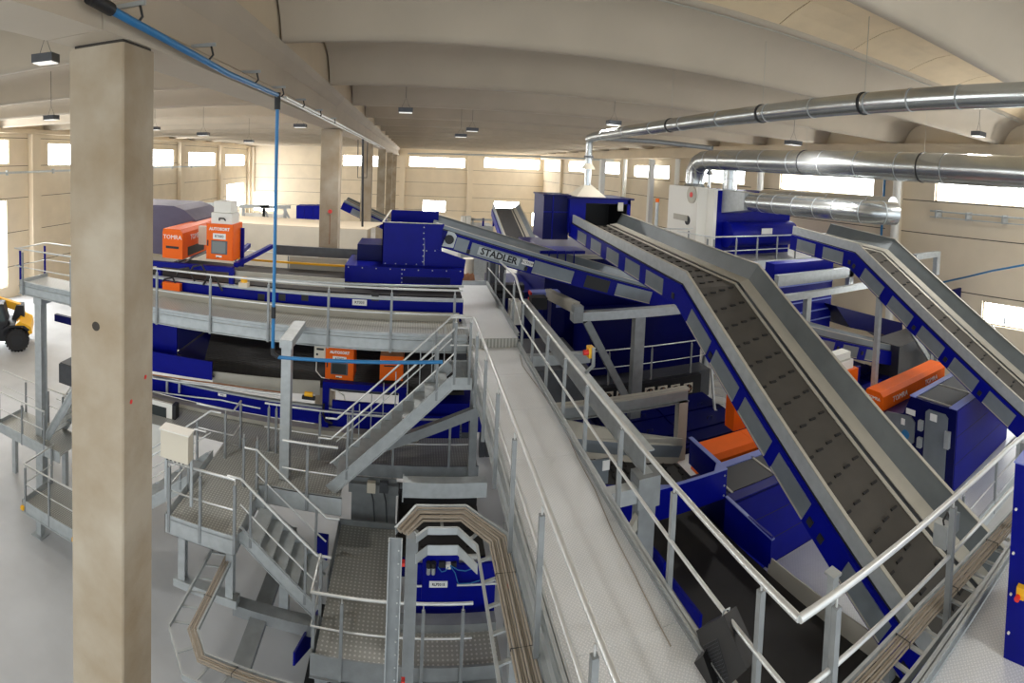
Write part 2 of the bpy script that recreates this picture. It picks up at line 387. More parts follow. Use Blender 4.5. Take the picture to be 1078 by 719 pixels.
railing('guard_railing', 'tube railing along the left side of the long catwalk', [(1.25, -.6, DN), (1.25, 9.75, DN)], [(1.215, y, DN) for y in yL], r=.027, below=.3)
# ---- the catwalk's legs and bearers
for i, (y) in enumerate((5.9, 10.6)):
    s = thing('support_frame', ('galvanised goal post frame under the middle of the long catwalk', 'galvanised goal post frame under the far end of the long catwalk')[i], 'frame', (1.9, y, FL))
    part('cross_beam', B('galvd', (XL - .1, XR + .1, y - .08, y + .08, DN - .48, DN - .31)), s)
    for x in (XL + .1, XR - .1): part('leg', B('galvd', (x - .08, x + .08, y - .08, y + .08, FL, DN - .48)), s)
# ---- upper cross catwalk in front of the upper sorter, running left
YF = 11.1
t = thing('catwalk', 'upper cross catwalk in front of the upper sorter, with channel edge', 'walkway', (-5.4, YF + .6, DF - .3))
part('deck_plate', B('plated', (-10.95, 1.30, YF + .06, YF + 1.25, DF - .006, DF)), t)
m = MB().mat('galv')
m.box(-10.95, 1.28, YF, YF + .008, DF - .30, DF + .10); m.box(-10.95, 1.28, YF - .03, YF + .06, DF + .092, DF + .10); m.box(-10.95, 1.28, YF - .05, YF + .01, DF - .05, DF - .04); m.box(-10.95, 1.28, YF - .06, YF + .01, DF - .3, DF - .285)
m.box(-10.95, 1.28, YF - .03, YF + .01, DF + .02, DF + .03)
part('edge_channel', m, t)
part('toe_board', B('galv', (-10.95, -10.92, YF, YF + 1.3, DF - .2, DF + .12)), t)
part('back_toe_board', B('cover', (-8.5, 1.2, YF + 1.25, YF + 1.27, DF - .1, DF + .22)), t)
px = [P(u, 330, y=YF).x for u in (76, 166, 222, 283, 346, 412, 478)]
railing('guard_railing', 'long tube railing in front of the upper sorter catwalk', [(-11.1, YF - .03, DF), (1.14, YF - .03, DF)], [(x, YF - .05, DF) for x in [-10.75] + px], r=.025, below=.32)
t = railing('guard_railing', 'blue and zinc railing at the outer end of the upper left platform', [(-11.0, YF, DF), (-11.0, YF + 1.3, DF), (-8.6, YF + 1.35, DF)], [(-11.0, YF + .1, DF), (-11.0, YF + 1.25, DF), (-9.9, YF + 1.32, DF)], r=.022)
for c in t.children:
    if c.name.startswith('post'): c.data.materials[0] = M['blue']
# supports of the cross catwalk
s = thing('support_frame', 'tall galvanised post with bracket under the upper left platform', 'frame', (-10.35, YF + .2, FL))
q = P(40, 318, y=YF); x = q.x
part('leg', MB().mat('galv').box(x - .13, x + .13, YF - .02, YF, FL + .02, DF - .5).box(x - .13, x + .13, YF + .22, YF + .24, FL + .02, DF - .5).box(x + .05, x + .07, YF, YF + .22, FL + .02, DF - .5), s)
part('base_plate', B('galv', (x - .22, x + .22, YF - .1, YF + .32, FL, FL + .02)), s)
part('head_bracket', MB().mat('galv').box(x - .16, x + .16, YF - .04, YF + .9, DF - .5, DF - .31), s)
solo('tie_beam', B('blued', (x + .13, -7.2, YF + .6, YF + .72, P(60, 334, y=YF + .6).z - .14, P(60, 334, y=YF + .6).z + .08)), None, 'dark blue tie beam under the upper left platform', 'beam')
q = P(302, 365, y=9.9); x = q.x
s = thing('support_frame', 'square galvanised post under the cross catwalk beside the blue drop pipe', 'frame', (x, 9.9, -6.6))
part('leg', B('galv', (x - .10, x + .10, 9.85, 10.05, -6.6, q.z + .02)), s)
part('head_bracket', MB().mat('galv').box(x - .13, x + .13, 9.8, 11.1, q.z, q.z + .17), s)
# ---- stair from the catwalk down to the left platform
def stair(label, top, bot, w, n, wd=(0, 1, 0), pitch_rail=1.0, rails=(0, 1), tread=.24, group=None, mid=True, posts=2):
    """top/bot: nosing points on the near stringer; wd: direction across"""
    top, bot, wd = Vector(top), Vector(bot), Vector(wd); run = bot - top
    t = thing('stair', label, 'stair', bot, group)
    hd = Vector((run.x, run.y, 0)).normalized(); up = Vector((0, 0, 1))
    for k in (0, 1):
        o = wd * (w * k)
        m = MB().mat('galv').bar(top + o - Z_ * .06, bot + o - Z_ * .06, .012, .24, up)
        m.bar(top + o + Z_ * .07, bot + o + Z_ * .07, .06, .012, up); m.bar(top + o - Z_ * .19, bot + o - Z_ * .19, .06, .012, up)
        part('stringer', m, t)
    for i in range(1, n):
        c = top.lerp(bot, i / n)
        a, b = c + wd * .02, c + wd * (w - .02)
        m = MB().mat('galv')
        m.hexa([a - hd * tread / 2 - Z_ * .03, a + hd * tread / 2 - Z_ * .03, b + hd * tread / 2 - Z_ * .03, b - hd * tread / 2 - Z_ * .03, a - hd * tread / 2, a + hd * tread / 2, b + hd * tread / 2, b - hd * tread / 2])
        part('tread', m, t)
    for k in rails:
        o = wd * (w * k)
        part('handrail', MB().mat('rail').tube([top + o + Z_ * pitch_rail - hd * .25, top + o + Z_ * pitch_rail, bot + o + Z_ * pitch_rail, bot + o + hd * .25 + Z_ * pitch_rail], .022, 10), t)
        if mid: part('knee_rail', MB().mat('rail').tube([top + o + Z_ * pitch_rail * .5, bot + o + Z_ * pitch_rail * .5], .015, 8), t)
        for j in range(posts):
            c = top.lerp(bot, .14 + .72 * j / max(1, posts - 1)) + o
            part('post', B('galvd', (c.x - .022, c.x + .022, c.y - .022, c.y + .022, c.z - .12, c.z + pitch_rail - .02)), t)
    return t
YS = 9.75
a = P(478, 398, y=YS); b = P(347, 513, y=YS)
st = stair('galvanised stair descending left from the long catwalk to the lower platform', a, b, .8, 11, pitch_rail=1.0)
for i in range(9):
    c_ = a.lerp(b, (i + .6) / 9.5) + Y_ * .8; part('infill_bar', MB().mat('galv').cyl(c_, c_ + Z_ * .9, .011, 6), st)
# landing between the catwalk and that stair
t = thing('landing', 'small grating landing joining the stair to the long catwalk', 'landing', (a.x + .3, YS + .4, a.z - .2))
g = MB().mat('galvd')
for i in range(15): yv = YS + .03 + i * .055; g.box(a.x, XL - .08, yv, yv + .012, a.z - .03, a.z)
for i in range(3): xv = a.x + i * .2; g.box(xv, xv + .012, YS, YS + .85, a.z - .04, a.z)
part('grating', g, t)
for yv in (YS - .04, YS + .84): part('edge_channel', MB().mat('galv').box(a.x - .05, XL - .08, yv, yv + .02, a.z - .22, a.z + .02), t)
railing('guard_railing', 'short railing round the landing at the head of the stair', [(a.x - .1, YS, DN), (1.22, YS, DN)], [(a.x, YS - .02, DN), (1.19, YS - .02, DN)], r=.022)
solo('bracing_strut', MB().mat('galvd').bar(P(400, 470, y=10.3), P(503, 432, y=10.3), .14, .2), None, 'slanting galvanised strut under the stair landing', 'strut')
# ---- left lower platform (where the stair lands)
ZL = -6.62
t = thing('platform', 'lower left platform of perforated plate with a control box on its rail', 'platform', (-2.8, 9.4, ZL - .3))
part('deck_plate', MB().mat('plated').box(-4.15, -2.85, 8.0, 10.75, ZL - .006, ZL), t)
part('deck_plate', MB().mat('plated').box(-2.85, -1.25, 9.5, 10.75, ZL - .006, ZL), t, None, 'side deck plate at the foot of the stair')
m = MB().mat('galv'); m2 = MB().mat('galv')
for z0, z1, e in ((-.26, -.252, .05), (.02, .03, .05), (-.26, .1, .012)): m.box(-4.2, -2.85, 7.94, 7.94 + e, ZL + z0, ZL + z1)
for z0, z1, e in ((-.26, -.252, .05), (.09, .1, .05), (-.26, .1, .012)): m2.box(-2.87, -1.2, 9.44, 9.44 + e, ZL + z0, ZL + z1)
part('edge_channel', m2, t); m.box(-4.2, -4.188, 7.94, 10.2, ZL - .26, ZL + .12); m.box(-2.87, -2.858, 7.94, 9.44, ZL - .26, ZL + .02)
part('edge_channel', m, t)
for x, y in ((-3.95, 8.2), (-3.0, 8.2)):
    q = [(x - .07, x + .07, y - .07, y - .055, -7.85, ZL - .26), (x - .07, x + .07, y + .055, y + .07, -7.85, ZL - .26), (x - .007, x + .007, y - .055, y + .055, -7.85, ZL - .26)]
    part('leg', B('galv', *q), t)
part('foot_beam', B('galv', (-4.1, -2.85, 8.1, 8.3, -8.0, -7.85)), t)
railing('guard_railing', 'railing along the front edge of the lower left platform', [(-2.85, 7.97, ZL), (-4.18, 7.97, ZL), (-4.18, 9.0, ZL)], [(-4.12, 7.95, ZL), (-3.5, 7.95, ZL), (-2.85, 7.95, ZL), (-4.18, 8.9, ZL)])
railing('guard_railing', 'railing between the lower left platform and the stair foot', [(-2.4, 9.44, ZL), (-1.3, 9.44, ZL)], [(P(u, 480, y=9.44).x, 9.42, ZL) for u in (257, 271, 324)])
railing('guard_railing', 'railing beside the lower sorter behind the stair foot', [(P(278, 445, y=10.75).x, 10.8, ZL), (-.2, 10.8, ZL)], [(P(u, 440, y=10.8).x, 10.8, ZL) for u in (283, 291, 337, 368)])
railing('guard_railing', 'corner railing where the lower left platform meets the sorter walkway', [(-4.6, 10.2, ZL), (-3.72, 10.2, ZL), (-3.72, 10.7, ZL)], [(-3.9, 10.2, ZL), (-3.72, 10.7, ZL)])
# control box on the railing
q0, q1 = P(175, 446, y=7.93), P(200, 482, y=7.93)
t = thing('control_box', 'cream metal control box mounted on the lower left platform railing', 'control box', ((q0.x + q1.x) / 2, 7.9, q1.z))
part('housing', MB().mat('cream').box(q0.x, q1.x + .06, 7.72, 7.93, q1.z, q0.z), t)
part('lid', MB().mat('white').box(q0.x - .02, q1.x + .08, 7.70, 7.95, q0.z, q0.z + .02), t)
for i in range(5): part('cable_gland', MB().mat('steel').cyl((q0.x + .08 + i * .08, 7.82, q1.z), (q0.x + .08 + i * .08, 7.82, q1.z - .08), .018, 8), t)
part('bracket', B('galv', (q0.x - .03, q0.x + .02, 7.93, 7.97, q1.z - .9, q0.z - .02), (q1.x, q1.x + .05, 7.93, 7.97, q1.z - .9, q0.z - .02)), t)
# second stair, from the lower left platform down to the bottom platform
ZP = -7.72
a = P(256, 553, z=ZL); b = P(322, 640, z=ZP)
a = Vector((-2.85, 8.25, ZL)); b = Vector((-1.45, 8.25, ZP))
stair('short galvanised stair from the lower left platform down to the bottom platform', a, b, .95, 6, pitch_rail=.95, tread=.28)
stair('galvanised stair descending left behind the near column from the lower left platform', (-4.25, 9.35, ZL), (-6.6, 9.35, -8.6), .85, 9, pitch_rail=1.0, tread=.27)
# bottom platform
t = thing('platform', 'bottom platform of perforated plate below the stairs', 'platform', (-.8, 8.8, ZP - .3))
part('deck_plate', MB().mat('perf').box(-1.30, -.08, 7.4, 10.35, ZP - .006, ZP), t)
part('side_channel', B('galvd', (-1.36, -1.34, 8.9, 10.35, ZP - .25, ZP + .1)), t)
m = MB().mat('galvd').box(-1.36, -.08, 7.34, 7.36, ZP - .25, ZP + .1).box(-1.36, -.08, 7.3, 7.36, ZP - .26, ZP - .25).box(-1.36, -1.34, 7.36, 8.1, ZP - .25, ZP + .1)
part('edge_channel', m, t); part('toe_board', B('galvd', (-1.36, -.08, 10.35, 10.37, ZP - .25, ZP + .12)), t)
for x in (-1.2, -.4): part('leg', B('galvd', (x - .1, x + .1, 7.45, 7.62, FL, ZP - .1)), t)
railing('guard_railing', 'railing round the front of the bottom platform', [(-1.36, 8.1, ZP), (-1.36, 7.34, ZP), (1.1, 7.34, ZP)], [(-1.34, 8.05, ZP), (-1.34, 7.45, ZP), (P(360, 640, y=7.34).x, 7.32, ZP), (.35, 7.32, ZP), (.95, 7.32, ZP)])
# sorter walkway further right, under the long catwalk
t = thing('walkway', 'narrow perforated walkway in front of the blue magnet frame', 'walkway', (.5, 7.2, ZP - .2))
part('deck_plate', B('perf', (-.02, 1.6, 7.42, 8.0, ZP - .006, ZP)), t)
part('edge_channel', B('galvd', (-.02, 1.6, 7.36, 7.40, ZP - .16, ZP + .06), (-.02, 1.6, 7.2, 7.36, ZP - .3, ZP - .16)), t); part('toe_board', B('galvd', (-.02, 1.6, 8.0, 8.22, ZP, ZP + .14)), t)
for x in (.1, 1.5): part('leg', B('galvd', (x - .07, x + .07, 7.7, 7.84, FL, ZP - .006)), t)
# floor-standing post of the second stair
q = P(299, 655, z=FL)
s = thing('support_frame', 'square galvanised leg on a floor plate under the second stair', 'frame', (q.x, q.y, FL))
part('leg', B('galv', (q.x - .1, q.x + .1, q.y - .1, q.y + .1, FL + .02, ZP - .3)), s); part('base_plate', B('galv', (q.x - .2, q.x + .2, q.y - .2, q.y + .2, FL, FL + .02)), s)
s = thing('support_frame', 'horizontal galvanised bearer below the second stair', 'frame', (-2.2, 8.3, ZP - .55))
part('cross_beam', B('galvd', (-2.95, -1.25, 8.2, 8.42, ZP - .5, ZP - .3)), s)
part('long_beam', MB().mat('galvd').box(-2.62, -2.32, 6.55, 10.6, ZP - .52, ZP - .42), s)
# ---- rooms under the sorters: bottom walkway deck behind the stairs
t = thing('walkway', 'dark walkway deck under the lower sorter behind the stair', 'walkway', (.4, 11.2, ZL - .2))
part('deck_plate', B('plated', (-7.9, 1.6, 10.78, 12.0, ZL - .016, ZL - .01)), t)
part('edge_channel', B('galvd', (-1.2, 1.6, 10.72, 10.76, ZL - .22, ZL + .06)), t); part('lower_beam', B('galvd', (-1.2, 1.6, 10.55, 10.72, ZL - .5, ZL - .3)), t)
railing('guard_railing', 'railing in front of the lower cabinet behind the stair', [(-.2, 10.74, ZL), (1.4, 10.74, ZL)], [(P(u, 470, y=10.74).x, 10.72, ZL) for u in (414, 473)])
t = thing('galvanised_beam', 'broad galvanised beam crossing above the cable arch', 'beam', (.5, 8.9, ZL - .4))
z = P(470, 509, y=8.9).z
part('beam_web', B('galv', (P(425, 510, y=8.9).x, 1.5, 8.9, 9.1, z - .28, z)), t)
part('end_plate', B('galv', (P(425, 510, y=8.9).x - .02, P(425, 510, y=8.9).x, 8.86, 9.14, z - .34, z + .01)), t)
# ---- left-hand floor stair with two landings
ZA, ZBm = -8.45, -9.3
t = thing('platform', 'floor level landing with toe boards left of the near column', 'platform', (-8.4, 9.9, ZBm - .3))
part('deck_plate', B('plated', (-9.25, -6.9, 9.5, 10.7, ZBm - .006, ZBm)), t)
m = MB().mat('galv')
m.box(-9.3, -6.9, 9.44, 9.46, ZBm - .22, ZBm + .1).box(-9.3, -6.9, 9.4, 9.46, ZBm - .22, ZBm - .2).box(-9.3, -9.28, 9.44, 10.7, ZBm - .22, ZBm + .12)
part('edge_channel', m, t)
for xv in (-9.32, -7.55): part('end_cap', MB().mat('yellow').box(xv, xv + .1, 9.38, 9.44, ZBm - .16, ZBm - .06), t)
for x in (-8.95, -7.2): part('leg', MB().mat('galv').box(x - .08, x + .08, 9.7, 9.86, FL + .02, ZBm - .2).box(x - .18, x + .18, 9.6, 9.96, FL, FL + .02), t)
railing('guard_railing', 'railing round the floor level landing left of the near column', [(-9.25, 10.7, ZBm), (-9.25, 9.47, ZBm), (-6.9, 9.47, ZBm)], [(-9.25, 10.6, ZBm), (-9.2, 9.46, ZBm), (-8.35, 9.46, ZBm), (-7.4, 9.46, ZBm)])
t = thing('platform', 'higher landing behind the tall post at the far left', 'platform', (-10.6, 11.4, ZA - .3))
part('deck_plate', B('plated', (-11.6, -9.0, 10.7, 11.9, ZA - .006, ZA)), t)
part('edge_channel', B('galv', (-11.6, -9.0, 10.66, 10.68, ZA - .2, ZA + .12)), t); part('edge_channel', B('galv', (-11.62, -11.6, 10.66, 11.9, ZA - .2, ZA + .12)), t)
for x in (-11.4, -9.3): part('leg', B('galv', (x - .07, x + .07, 11.2, 11.34, FL, ZA - .006)), t)
railing('guard_railing', 'railing round the higher landing at the far left', [(-12.6, 10.7, ZA), (-9.6, 10.7, ZA)], [(-11.5, 10.68, ZA), (-10.5, 10.68, ZA), (-9.6, 10.68, ZA)])
railing('guard_railing', 'rear railing of the higher landing at the far left', [(-12.6, 11.9, ZA), (-9.6, 11.9, ZA)], [(-11.5, 11.9, ZA), (-10.5, 11.9, ZA), (-9.9, 11.9, ZA)])
stair('galvanised floor stair half hidden behind the near column', P(84, 400, y=11.1), P(46, 464, y=11.1), .9, 7, rails=(1,), pitch_rail=.9, tread=.27)
solo('motor_housing', MB().mat('steel').box(P(62, 395, y=11.9).x, -7.4, 11.9, 12.5, P(66, 404, y=11.9).z, P(66, 384, y=11.9).z).box(P(63, 395, y=11.9).x, -7.45, 11.92, 12.48, P(66, 384, y=11.9).z, P(66, 384, y=11.9).z + .04), None, 'grey rectangular housing above the floor stair beside the near column', 'housing')
# ---- cross catwalk at lower right, where the camera stands
t = thing('catwalk', 'chequer plate cross catwalk in the lower right corner', 'walkway', (5, 1.2, DN - .3))
part('deck_plate', B('plate', (3.25, 9.0, -.6, 2.02, DN - .006, DN)), t)
m = MB().mat('galv')
for z0, z1, y0, y1 in ((-.28, -.27, 2.02, 2.1), (.1, .11, 2.02, 2.1), (-.28, .11, 2.05, 2.06), (.02, .03, 2.02, 2.12)): m.box(3.25, 9.0, y0, y1, DN + z0, DN + z1)
part('edge_channel', m, t)
YC = 2.35
railing('guard_railing', 'near tube railing across the lower right corner', [(XR + .0, YC + .03, DN), (5.6, YC - .13, DN), (7.2, YC - .3, DN)], [(2.83, YC, DN), (4.42, YC - .07, DN), (6.0, YC - .17, DN)], r=.03, below=.4, psz=.055)
# ================================================================ CONVEYORS
def sweep(mb, path, sec, along, across, closed=True):
    """sweep a section [(across, normal)] along a path of points lying in one vertical plane"""
    path = [Vector(p) for p in path]; across = Vector(across); n = len(sec); rings = []
    for i, p in enumerate(path):
        d0 = (p - path[i - 1]).normalized() if i else None; d1 = (path[i + 1] - p).normalized() if i < len(path) - 1 else None
        d = ((d0 or d1) + (d1 or d0)).normalized(); nr = d.cross(across).normalized()
        if nr.z < 0: nr = -nr
        k = 1.
        if d0 and d1: k = 1 / max(.4, math.sqrt((1 + d0.dot(d1)) / 2))
        rings.append([p + across * a + nr * (b * k) for a, b in sec])
    vs = [v for r in rings for v in r]; fs = []
    for i in range(len(path) - 1):
        for k in range(n if closed else n - 1): fs.append((i * n + k, i * n + (k + 1) % n, (i + 1) * n + (k + 1) % n, (i + 1) * n + k))
    mb.add(vs, fs); mb.add(rings[0], [tuple(range(n))]); mb.add(rings[-1], [tuple(range(n - 1, -1, -1))])
    return mb
def rect(a0, a1, b0, b1): return [(a0, b0), (a1, b0), (a1, b1), (a0, b1)]
def on_path(path, s):
    path = [Vector(p) for p in path]
    for a, b in zip(path, path[1:]):
        L = (b - a).length
        if s <= L: return a + (b - a) * (s / L), (b - a).normalized()
        s -= L
    return path[-1], (path[-1] - path[-2]).normalized()
def conveyor(label, path, across, w, panels, cleats=None, depth=.5, hL=.40, hR=.45, near_cover='side', belt='belt', flare=.18, panel_len=.85, double=(), legs=(), far_cover=True, ftop=-.06, near='side', sw=.16, far='side'):
    """path: belt surface on the near edge; across: unit vector to the far edge; panels: arc positions of the grey side panels"""
    pts = [Vector(p) for p in path]; ac = Vector(across); base = min(pts, key=lambda v: v.z)
    t = thing('belt_conveyor', label, 'conveyor', base - Z_ * depth)
    bw = w - flare - .10 - sw
    m = MB().mat(belt); sweep(m, pts, rect(.05, bw, -.03, 0), None, ac)
    if cleats:
        m.mat('cleat'); tot = sum((b - a).length for a, b in zip(pts, pts[1:])); s, nrow = cleats
        pos = s
        while pos < tot - .3:
            for j in range(5):
                a = .14 + j * (bw - .3) / 4; ss = pos + j * .05
                if ss > tot: continue
                c, d = on_path(pts, ss); nr = d.cross(ac).normalized(); nr = nr if nr.z > 0 else -nr
                c = c + ac * a; e = ac * .065
                m.hexa([c - e - d * .018, c + e - d * .018, c + e + d * .018, c - e + d * .018, c - e - d * .018 + nr * .025, c + e - d * .018 + nr * .025, c + e + d * .018 + nr * .025, c - e + d * .018 + nr * .025])
            pos += nrow
    part('belt', m, t)
    m = MB().mat('cover'); sweep(m, pts, rect(-.02, .035, hL - .015, hL), None, ac)
    m.mat(near); sweep(m, pts, rect(-.02, -.008, -.06, hL - .015), None, ac); m.mat('black'); sweep(m, pts, rect(-.03, -.02, ftop + .005, ftop + .03), None, ac)
    part('side_wall', m, t, None, 'near side wall of grey sheet')
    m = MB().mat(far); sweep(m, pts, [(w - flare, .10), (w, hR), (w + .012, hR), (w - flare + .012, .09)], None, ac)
    m.mat('cover'); sweep(m, pts, rect(w - .03, w + .03, hR, hR + .012), None, ac)
    part('side_wall', m, t, None, 'far side wall of grey sheet')
    if far_cover:
        m = MB().mat('cover'); sweep(m, pts, [(w - flare - sw, .05), (w - flare + .004, .09), (w - flare + .004, .105), (w - flare - sw, .065)], None, ac)
        sweep(m, pts, [(bw - .02, .01), (bw + .03, .03), (bw + .03, .045), (bw - .02, .025)], None, ac)
        m.mat('steel'); sweep(m, pts, rect(bw, w - flare, -.02, .012), None, ac)
        part('skirt_strip', m, t)
    m = MB().mat('blue'); sweep(m, pts, rect(-.07, -.021, -depth, ftop), None, ac); sweep(m, pts, rect(w - .05, w, -depth, .08), None, ac)
    m.mat('blued'); sweep(m, pts, rect(-.02, w - .05, -depth + .05, -depth + .07), None, ac)
    part('frame', m, t)
    for s in panels:
        c, d = on_path(pts, s); nr = d.cross(ac).normalized(); nr = nr if nr.z > 0 else -nr
        e = d * panel_len / 2; o = c - ac * .082; lo, hi = nr * (-depth + .05), nr * (ftop - .07)
        part('side_panel', MB().mat('side').hexa([o - e + lo, o + e + lo, o + e + lo + ac * .014, o - e + lo + ac * .014, o - e + hi, o + e + hi, o + e + hi + ac * .014, o - e + hi + ac * .014]), t)
        part('panel_rim', MB().mat('cover').bar(o - e + lo, o + e + lo, .02, .025), t)
    for s in double:
        c, d = on_path(pts, s); nr = d.cross(ac).normalized(); nr = nr if nr.z > 0 else -nr
        o = c - ac * .09 + nr * (-depth * .55)
        m = MB().mat('black').hexa([o - d * .05 - nr * .06, o + d * .05 - nr * .06, o + d * .05 - nr * .06 + ac * .02, o - d * .05 - nr * .06 + ac * .02, o - d * .05 + nr * .06, o + d * .05 + nr * .06, o + d * .05 + nr * .06 + ac * .02, o - d * .05 + nr * .06 + ac * .02])
        part('bearing_cover', m, t)
    for (s, a, zf) in legs:
        c, d = on_path(pts, s); c = c + ac * a
        part('leg', B('galv', (c.x - .07, c.x + .07, c.y - .07, c.y + .07, zf, c.z - depth)), t)
    return t
# the big inclined conveyor
def bz(y): return -1.9 - (8.9 - y) * .5643 - .46
big = conveyor('widest inclined rubber belt conveyor, climbing away from the near railing', [(5.32, 2.45, bz(2.45)), (5.32, 8.95, bz(8.95)), (5.32, 16.6, bz(8.95) + .42)], X_, 1.86,
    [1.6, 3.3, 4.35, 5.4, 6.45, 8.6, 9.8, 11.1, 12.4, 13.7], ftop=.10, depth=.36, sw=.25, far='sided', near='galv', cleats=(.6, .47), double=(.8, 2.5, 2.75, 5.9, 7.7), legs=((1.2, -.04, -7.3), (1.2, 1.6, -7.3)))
q = P(836, 351, x=5.32 + 1.77); part('paper_label', MB().mat('label').hexa([q + Vector((-.02, -.09, -.14)), q + Vector((-.02, .09, -.04)), q + Vector((.0, .09, -.04)), q + Vector((.0, -.09, -.14)), q + Vector((-.02, -.09, .04)), q + Vector((-.02, .09, .14)), q + Vector((.0, .09, .14)), q + Vector((.0, -.09, .04))]), big, None, 'white paper label')
# its counterpart further right
def rz(y): return -1.62 - (9.75 - y) * .60 - .46
con2 = conveyor('inclined rubber belt conveyor at the far right, beyond the wide one', [(11.55, 3.4, rz(3.4)), (11.55, 9.75, rz(9.75)), (11.55, 12.5, rz(9.75) + .22)], X_, 1.80,
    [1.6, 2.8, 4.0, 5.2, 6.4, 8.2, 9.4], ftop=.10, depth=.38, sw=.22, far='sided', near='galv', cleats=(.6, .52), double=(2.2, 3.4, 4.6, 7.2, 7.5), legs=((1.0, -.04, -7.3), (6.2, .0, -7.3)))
# the conveyor crossing over the catwalk, with the maker's plate
YSD = 14.25
def sp(x): return Vector((x, YSD, -1.62 - (x - .76) * .2785 - .45))
def s_at(u): return (P(u, 275, y=YSD - .08).x - .55) / math.cos(math.atan(.2785))
std = conveyor('belt conveyor with a black lettered name plate crossing over the catwalk', [sp(.55), sp(8.6)], Y_, 1.45,
    [s_at(583), s_at(669)], double=(s_at(494), s_at(555)), depth=.24, hL=.38, hR=.48, panel_len=1.25, ftop=.24)
for s_, L_, mt_ in ((s_at(485.5), .36, 'side'), (s_at(630), .8, 'black')):  # the black one is a dark sheet painting in an open hole
    c_, d_ = on_path([sp(.55), sp(8.6)], s_); n_ = d_.cross(Y_); n_ = n_ if n_.z > 0 else -n_; o_ = c_ - Y_ * .082; e_ = d_ * L_ / 2
    part('side_panel', MB().mat(mt_).hexa([o_ - e_ - n_ * .19, o_ + e_ - n_ * .19, o_ + e_ - n_ * .19 + Y_ * .01, o_ - e_ - n_ * .19 + Y_ * .01, o_ - e_ + n_ * .17, o_ + e_ + n_ * .17, o_ + e_ + n_ * .17 + Y_ * .01, o_ - e_ + n_ * .17 + Y_ * .01]), std)
def face(conv_pt, off): pass
d = (sp(8) - sp(1)).normalized(); up = d.cross(Y_) * -1 if d.cross(Y_).z < 0 else d.cross(Y_)
c = P(525, 270.5, y=YSD - .09)
pl_ = MB().mat('side'); e = d * .84; h = up * .175
pl_.hexa([c - e - h, c + e - h, c + e - h + Y_ * .02, c - e - h + Y_ * .02, c - e + h, c + e + h, c + e + h + Y_ * .02, c - e + h + Y_ * .02])
o = part('name_plate', pl_, std)
pp = MB().mat('galv'); e = d * .62; h = up * .115; c2 = c - Y_ * .006 + up * .015
pp.hexa([c2 - e - h, c2 + e - h, c2 + e - h + Y_ * .008, c2 - e - h + Y_ * .008, c2 - e + h, c2 + e + h, c2 + e + h + Y_ * .008, c2 - e + h + Y_ * .008])
part('lettering_plate', pp, o); text('lettering', 'STADLER', .27, c2 - Y_ * .006, d, up, 'ink', o, bold=.008)
c = P(555.5, 277, y=YSD - .1); e = d * .17; h = up * .07
lb = part('paper_label', MB().mat('label').hexa([c - e - h, c + e - h, c + e - h + Y_ * .02, c - e - h + Y_ * .02, c - e + h, c + e + h, c + e + h + Y_ * .02, c - e + h + Y_ * .02]), std, None, 'white printed label')
text('lettering', 'RCT0104', .10, c - Y_ * .004, d, up, 'ink', lb)
c = P(473, 252, y=YSD - .1)
fb = part('bearing_plate', MB().mat('galv').prism([c - d * .14 - up * .24, c + d * .18 - up * .2, c + d * .18 + up * .14, c + d * .08 + up * .22, c - d * .1 + up * .22], (0, .02, 0)), std)
part('bearing', MB().mat('black').cyl(c - Y_ * .06, c, .13, 14), fb)
# far conveyor beyond the catwalk
q0, q1 = P(522, 216, y=27), P(532, 245, y=24)
conveyor('small grey inclined conveyor far behind the name plate conveyor', [(P(519, 217, y=28).x, 23.0, P(530, 262, y=23.0).z), (P(519, 217, y=28).x, 28.0, P(519, 219, y=28).z)], X_, 1.45, [], depth=.45, hL=.25, hR=.3, belt='steel')
# conveyor far left behind the column
a, b = P(362, 212, y=30), P(404, 232, y=30)
conveyor('dark conveyor sloping down behind the second concrete column', [a, b + (b - a) * .15], Y_, 1.2, [1.0, 2.2], depth=.5, hL=.1, hR=.2, panel_len=.7)
# low conveyor passing under the far right one
a, b = P(835, 345, y=10.6), P(948, 370, y=10.6)
conveyor('low blue conveyor with grey panels running under the far right incline', [a, b], Y_, 1.2, [.45, 1.5, 2.75, 4.0], depth=.52, hL=.16, hR=.2, panel_len=.8, double=(1.0, 2.1, 3.4))
# ================================================================ HOPPERS AND FEED BOXES
def bolts(t, a, b, n, r=.018, axis=(0, -1, 0)):
    for p in lin(a, b, n): part('bolt', MB().mat('galv').cyl(p, p + Vector(axis) * .012, r, 6), t)
y = 13.95
p0, p1 = P(403, 234, y=y), P(468, 280, y=y)
t = thing('hopper', 'dark blue open hopper at the head of the name plate conveyor', 'hopper', ((p0.x + p1.x) / 2, y + .8, p1.z))
m = MB().mat('blue').box(p0.x, p1.x - .1, y, y + .03, p1.z, p0.z).box(p0.x, p0.x + .03, y, y + 1.7, p1.z, p0.z).box(p1.x - .13, p1.x - .1, y + .03, y + .2, p1.z, p0.z)
part('front_panel', m, t)
pb = P(412, 221, y=15.6); pc = P(462, 223, y=15.6)
part('back_panel', MB().mat('blue').box(pb.x, pc.x, 15.62, 15.65, p1.z, pb.z), t)
part('rim', MB().mat('cover').bar((p0.x, y, p0.z), (pb.x, 15.6, pb.z), .05, .02).bar((p0.x, y, p0.z + .01), (p1.x - .1, y, p0.z + .01), .05, .02), t)
sx = P(446, 250, y=y).x; bolts(t, (sx, y, p0.z - .1), (sx, y, p1.z + .1), 7); bolts(t, (p0.x + .1, y, p1.z + .02), (p1.x - .2, y, p1.z + .02), 6)
part('seam', MB().mat('galv').bar((sx + .03, y - .004, p0.z), (sx + .03, y - .004, p1.z), .012), t)
